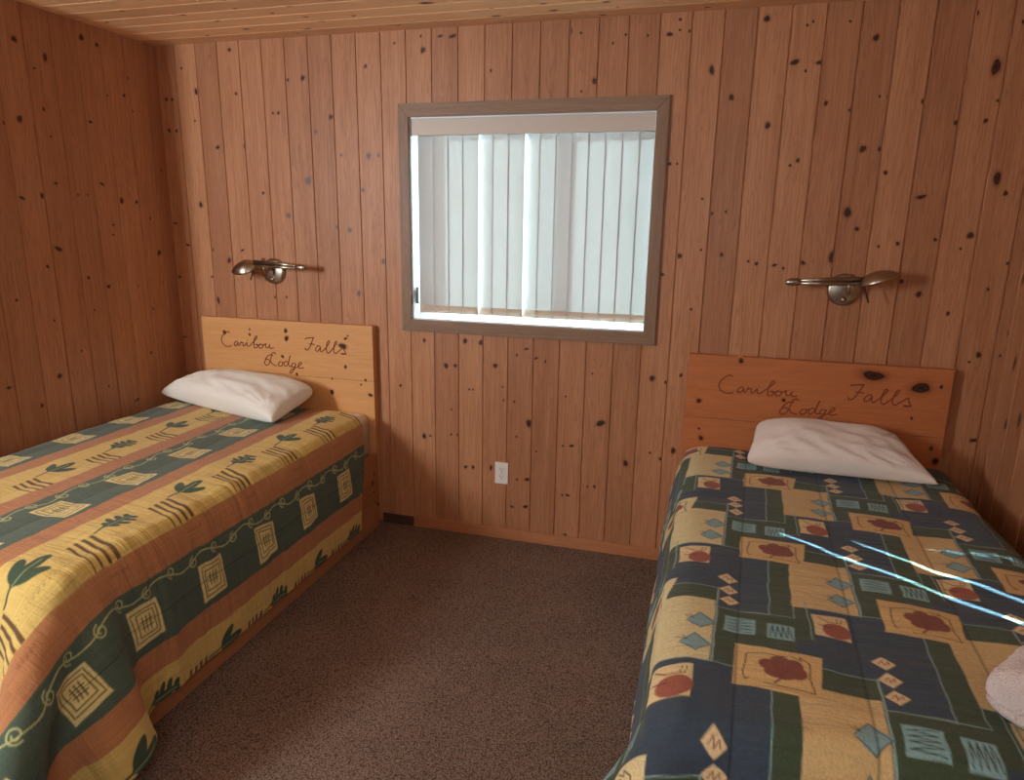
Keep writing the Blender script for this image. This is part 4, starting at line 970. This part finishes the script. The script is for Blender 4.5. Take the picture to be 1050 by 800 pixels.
# ------------------------------------------------------------------ pillows
def pillow(corners, T, label, mat, floorz, seed=1, bulge=(0.0, 0.0), round_=lambda q: 0.0):
    """corners: front-left, front-right, back-right, back-left"""
    FL, FR, BR, BL = [Vector(c) for c in corners]
    na, nb = 84, 60
    mb = MB()
    up_ = ((FR-FL).cross(BL-FL)).normalized()
    def pt(a, b, s):
        cr = round_((a, b))
        aa = a*(1-0.05*(1-b*b)-cr*(b*b)**3); b_ = b*(1-0.07*(1-a*a)-cr*(a*a)**3)
        u, v = (aa+1)/2, (b_+1)/2
        p = (FL*(1-u)+FR*u)*(1-v)+(BL*(1-u)+BR*u)*v
        prof = ((1-a*a)*(1-b*b))
        sk = 1+bulge[0]*a+bulge[1]*b
        hgt = T*sk*(max(prof, 0)**0.34)
        edge_ = min(1, prof*6)
        w = Vector((a*2.2+seed, b*3.2, seed*1.7))
        wr = (mnoise.noise(w*0.8))*0.012
        ang = math.atan2(b-0.85*(1 if b > 0 else -1), a-0.95*(1 if a > 0 else -1))
        rad = math.hypot(b-(1 if b > 0 else -1), a-(1 if a > 0 else -1))
        wr += 0.005*math.sin(ang*17+3*mnoise.noise(w))*math.exp(-rad*2.3)
        wr += 0.0030*math.sin((a*16+b*9)+5*mnoise.noise(w*0.7))*max(0, -b+0.3)*edge_
        if s > 0: p = p+up_*(hgt+wr*edge_)
        else: p = p-up_*(hgt*0.55)
        if p.z < floorz: p.z = floorz+(p.z-floorz)*0.02
        return p
    grid = {}
    for s in (1, -1):
        for i in range(na+1):
            for j in range(nb+1):
                border = i in (0, na) or j in (0, nb)
                if border and s < 0: grid[(i, j, s)] = grid[(i, j, 1)]; continue
                a = -math.cos(math.pi*i/na)*0.5+(-1+2*i/na)*0.5; b = -math.cos(math.pi*j/nb)*0.5+(-1+2*j/nb)*0.5
                grid[(i, j, s)] = mb.vert(pt(a, b, s))
    for i in range(na):
        for j in range(nb):
            mb.face((grid[i, j, 1], grid[i+1, j, 1], grid[i+1, j+1, 1], grid[i, j+1, 1]), True)
            mb.face((grid[i, j+1, -1], grid[i+1, j+1, -1], grid[i+1, j, -1], grid[i, j, -1]), True)
    o = mb.build('pillow', mat); return tag(o, label, 'pillow')
p1 = pillow([(0.055, -0.26, 0.685), (0.90, -0.50, 0.668), (0.925, -0.12, 0.745), (0.24, -0.10, 0.745)], 0.120,
       'plump white pillow leaning on the honey headboard of the striped bed', M_PILLOW, 0.648, 3, round_=lambda q: 0.10 if q[1] > 0 else (0.02 if q[0] > 0 else 0))
p2 = pillow([(2.995, -0.39, 0.672), (3.70, -0.375, 0.655), (3.585, -0.125, 0.775), (3.045, -0.12, 0.755)], 0.095,
       'cream white pillow with creases on the patchwork bed', M_PILLOW2, 0.634, 8, (-0.25, 0), round_=lambda q: 0.07 if q[1] > 0 else (0.06 if q[0] < 0 else 0))

# ------------------------------------------------------------------ towel
def towel():
    bm = bmesh.new(); bmesh.ops.create_cube(bm, size=1)
    bmesh.ops.subdivide_edges(bm, edges=bm.edges[:], cuts=46, use_grid_fill=True)
    Lx, Ly, Hz = 0.40, 0.27, 0.100
    for v in bm.verts:
        x, y, z = v.co*2
        # rounded fold on every outer side: superellipse
        r = (abs(x)**7+abs(y)**7)**(1/7.); f = 1-0.0
        kz = z*(1-0.0*r)
        e = max(0.0, 1-abs(z)**2.4)**(1/2.4)
        sx = Lx/2-0.05+0.05*e; sy = Ly/2-0.05+0.05*e
        d = max(abs(x), abs(y)); rr = d/max(r, 1e-6) if r > 0 else 1
        px, py = x*rr*sx, y*rr*sy; pz = kz*Hz/2
        side = min(1, max(0, (d-0.80)/0.2))
        crease = math.exp(-((z+0.30)/0.10)**2)*0.016*side
        l = math.hypot(px, py)+1e-6
        px -= px/l*crease; py -= py/l*crease
        n_ = mnoise.noise(Vector((px*9, py*9, pz*9)))*0.008+mnoise.noise(Vector((px*70, py*70, pz*70)))*0.0035
        pz += n_+0.012*(1-(px/(Lx/2))**2)*(1 if z > 0 else 0)*max(z, 0)
        v.co = Vector((px+n_*0.6*(px/l), py+n_*0.6*(py/l), pz))
    M = Matrix.Translation((3.632, -1.775, 0.638+0.050)) @ Matrix.Rotation(math.radians(-40), 4, 'Z')
    bmesh.ops.transform(bm, matrix=M, verts=bm.verts)
    for v in bm.verts: v.co.z = max(v.co.z, 0.6385)
    bm.verts.index_update()
    mb = MB(); mb.add_bm(bm, smooth=True); o = mb.build('folded_towel', M_TOWEL)
    return tag(o, 'folded pale terry towel lying at the foot of the patchwork bed', 'towel')
towel()

# ------------------------------------------------------------------ wall lamps
def wall_lamp(cx, cz, side, label, arm, shade, sr, shade_tilt):
    """side: +1 shade to the right; arm end and shade tip given in metres from the plate centre"""
    root = empty('wall_lamp', (cx, 0, cz), label, 'lamp')
    R90 = Matrix.Translation((cx, 0, cz)) @ Matrix.Rotation(math.radians(90), 4, 'X')
    mb = MB(); mb.add_bm(lathe([(0.0, 0.0), (0.066, 0.0), (0.067, 0.006), (0.065, 0.014), (0.060, 0.019), (0.052, 0.0215), (0.0, 0.0235)], R90, 48), smooth=True)
    wp = mb.build('wall_plate', M_METAL, root)
    mb = MB(); mb.add_bm(lathe([(0, 0.022), (0.010, 0.022), (0.010, 0.027), (0.006, 0.031), (0, 0.032)], R90 @ Matrix.Translation((0, -0.040, 0)), 20), smooth=True); mb.build('screw', M_METAL, wp)
    mb = MB(); yb = -0.085
    zc = cz+0.040
    mb.add_bm(tube([(cx+0.004*side, -0.02, cz+0.012), (cx+0.004*side, -0.05, cz+0.014), (cx+0.004*side, yb, cz+0.016)], [0.010, 0.008, 0.008], 14), smooth=True)
    mb.add_bm(tube([(cx+0.004*side, yb, cz-0.012), (cx+0.004*side, yb, cz+0.02), (cx+0.004*side, yb, zc+0.030)], [0.008, 0.009, 0.009], 14), smooth=True)
    mb.build('swivel_post', M_METAL, root)
    # double-tube arm, tapering to a pointed knob
    ax, az = arm
    mb = MB(); E_ = Vector((cx+ax, yb-0.03, cz+az)); S_ = Vector((cx+0.050*side, yb-0.012, zc+0.004))
    D = E_-S_
    mb.add_bm(tube([S_+Vector((0, 0, 0.008)), S_+D*0.5+Vector((0, 0, 0.008)), S_+D*0.86+Vector((0, 0, 0.005))], [0.0085, 0.008, 0.007], 12), smooth=True)
    mb.add_bm(tube([S_+Vector((0, -0.004, -0.009)), S_+D*0.5+Vector((0, -0.004, -0.008)), S_+D*0.86+Vector((0, -0.002, -0.005))], [0.0085, 0.008, 0.007], 12), smooth=True)
    mb.build('arm', M_METAL, root)
    mb = MB(); k = [S_+D*t for t in (0.80, 0.83, 0.86, 0.92, 0.97, 1.0)]
    mb.add_bm(tube(k, [0.012, 0.016, 0.0155, 0.0165, 0.012, 0.003], 16), smooth=True); mb.build('arm_knob', M_METAL, root)
    # neck joint
    mb = MB(); J = Vector((cx+0.034*side, yb-0.008, zc-0.008)); mb.add_bm(tube([(cx, yb, zc-0.004), J, J+Vector((0.022*side, -0.006, 0))], [0.011, 0.012, 0.008], 14), smooth=True); mb.build('neck', M_METAL, root)
    # leaf-shaped dished shade
    tip = Vector((cx+shade[0], yb-0.045, cz+shade[1])); base = J+Vector((0.006*side, -0.004, 0))
    A = tip-base; Ln = A.length; A.normalize()
    Bv = Vector((0, -math.cos(shade_tilt), -math.sin(shade_tilt))); Bv = (Bv-A*Bv.dot(A)).normalized(); C = A.cross(Bv)
    if C.z < 0: C = -C
    bm = bmesh.new(); n1, n2 = 26, 16; T_ = []; Bt = []
    for i in range(n1+1):
        t = i/n1; w = sr*(math.sin(math.pi*min(1, t**0.85))**0.62 if 0 < t < 1 else 0)+0.004
        r1, r2 = [], []
        for j in range(n2+1):
            s = -1+2*j/n2
            dome = (1-s*s)*w*0.42+0.012*math.sin(math.pi*t)
            q = base+A*(Ln*t)+Bv*(s*w)
            r1.append(bm.verts.new(q+C*dome)); r2.append(bm.verts.new(q+C*(dome*0.86-0.0022)))
        T_.append(r1); Bt.append(r2)
    for i in range(n1):
        for j in range(n2):
            bm.faces.new((T_[i][j], T_[i+1][j], T_[i+1][j+1], T_[i][j+1])); bm.faces.new((Bt[i][j+1], Bt[i+1][j+1], Bt[i+1][j], Bt[i][j]))
        bm.faces.new((T_[i][0], Bt[i][0], Bt[i+1][0], T_[i+1][0])); bm.faces.new((T_[i+1][n2], Bt[i+1][n2], Bt[i][n2], T_[i][n2]))
    for j in range(n2):
        bm.faces.new((T_[0][j+1], Bt[0][j+1], Bt[0][j], T_[0][j])); bm.faces.new((T_[n1][j], Bt[n1][j], Bt[n1][j+1], T_[n1][j+1]))
    bmesh.ops.recalc_face_normals(bm, faces=bm.faces); bm.verts.index_update()
    mb = MB(); mb.add_bm(bm, smooth=True); mb.build('lamp_shade', M_METAL, root)
    mb = MB(); q = Vector((cx+0.058*side, yb, zc-0.014)); mb.add_bm(tube([q, q+Vector((0.012*side, -0.006, -0.035)), q+Vector((0.024*side, -0.008, -0.068))], [0.003, 0.0032, 0.0034], 8), smooth=True)
    mb.build('switch_rod', M_CABLE, root)
    adopt(root); return root
wall_lamp(0.618, 1.328, -1, 'swing-arm metal lamp on the wall above the left bed', (0.262, 0.030), (-0.165, 0.000), 0.042, 0.9)
wall_lamp(3.351, 1.341, 1, 'swing-arm metal lamp on the wall above the right bed', (-0.245, 0.030), (0.170, 0.078), 0.040, 0.45)

# ------------------------------------------------------------------ outlet
def outlet(cx, cz):
    root = empty('wall_outlet', (cx, 0, cz), 'white double power outlet low on the wall below the window', 'outlet')
    mb = MB(); mb.box((cx-0.0345, -0.0065, cz-0.057), (cx+0.0345, -0.0002, cz+0.057), bev=0.0022); pl = mb.build('cover_plate', M_PLATE, root)
    for dz in (0.0205, -0.0205):
        bm = bmesh.new(); bmesh.ops.create_circle(bm, cap_ends=True, segments=32, radius=0.0172)
        for v in bm.verts: v.co = Vector((v.co.x, max(-0.0135, min(0.0135, v.co.y)), 0))
        r = bmesh.ops.extrude_face_region(bm, geom=bm.faces[:]); bmesh.ops.translate(bm, vec=(0, 0, 0.002), verts=[v for v in r['geom'] if isinstance(v, bmesh.types.BMVert)])
        bmesh.ops.recalc_face_normals(bm, faces=bm.faces)
        bmesh.ops.transform(bm, matrix=Matrix.Translation((cx, -0.0066, cz+dz)) @ Matrix.Rotation(math.radians(90), 4, 'X'), verts=bm.verts)
        bm.verts.index_update(); mb = MB(); mb.add_bm(bm); rc = mb.build('receptacle', M_PLATE, root)
        mb = MB(); yy = -0.0092
        mb.box((cx-0.0075, yy, cz+dz-0.001), (cx-0.0050, yy+0.001, cz+dz+0.0075)); mb.box((cx+0.0050, yy, cz+dz-0.000), (cx+0.0075, yy+0.001, cz+dz+0.0070))
        mb.add_bm(lathe([(0, 0), (0.0028, 0), (0.0028, 0.0006), (0, 0.0006)], Matrix.Translation((cx, -0.0085, cz+dz-0.0075)) @ Matrix.Rotation(math.radians(90), 4, 'X'), 12))
        mb.build('slots', M_DARK, rc)
    mb = MB(); mb.add_bm(lathe([(0, 0), (0.003, 0), (0.0026, 0.0012), (0, 0.0015)], Matrix.Translation((cx, -0.0066, cz)) @ Matrix.Rotation(math.radians(90), 4, 'X'), 12)); mb.build('screw', M_METAL, root)
    adopt(root)
outlet(1.870, 0.356)
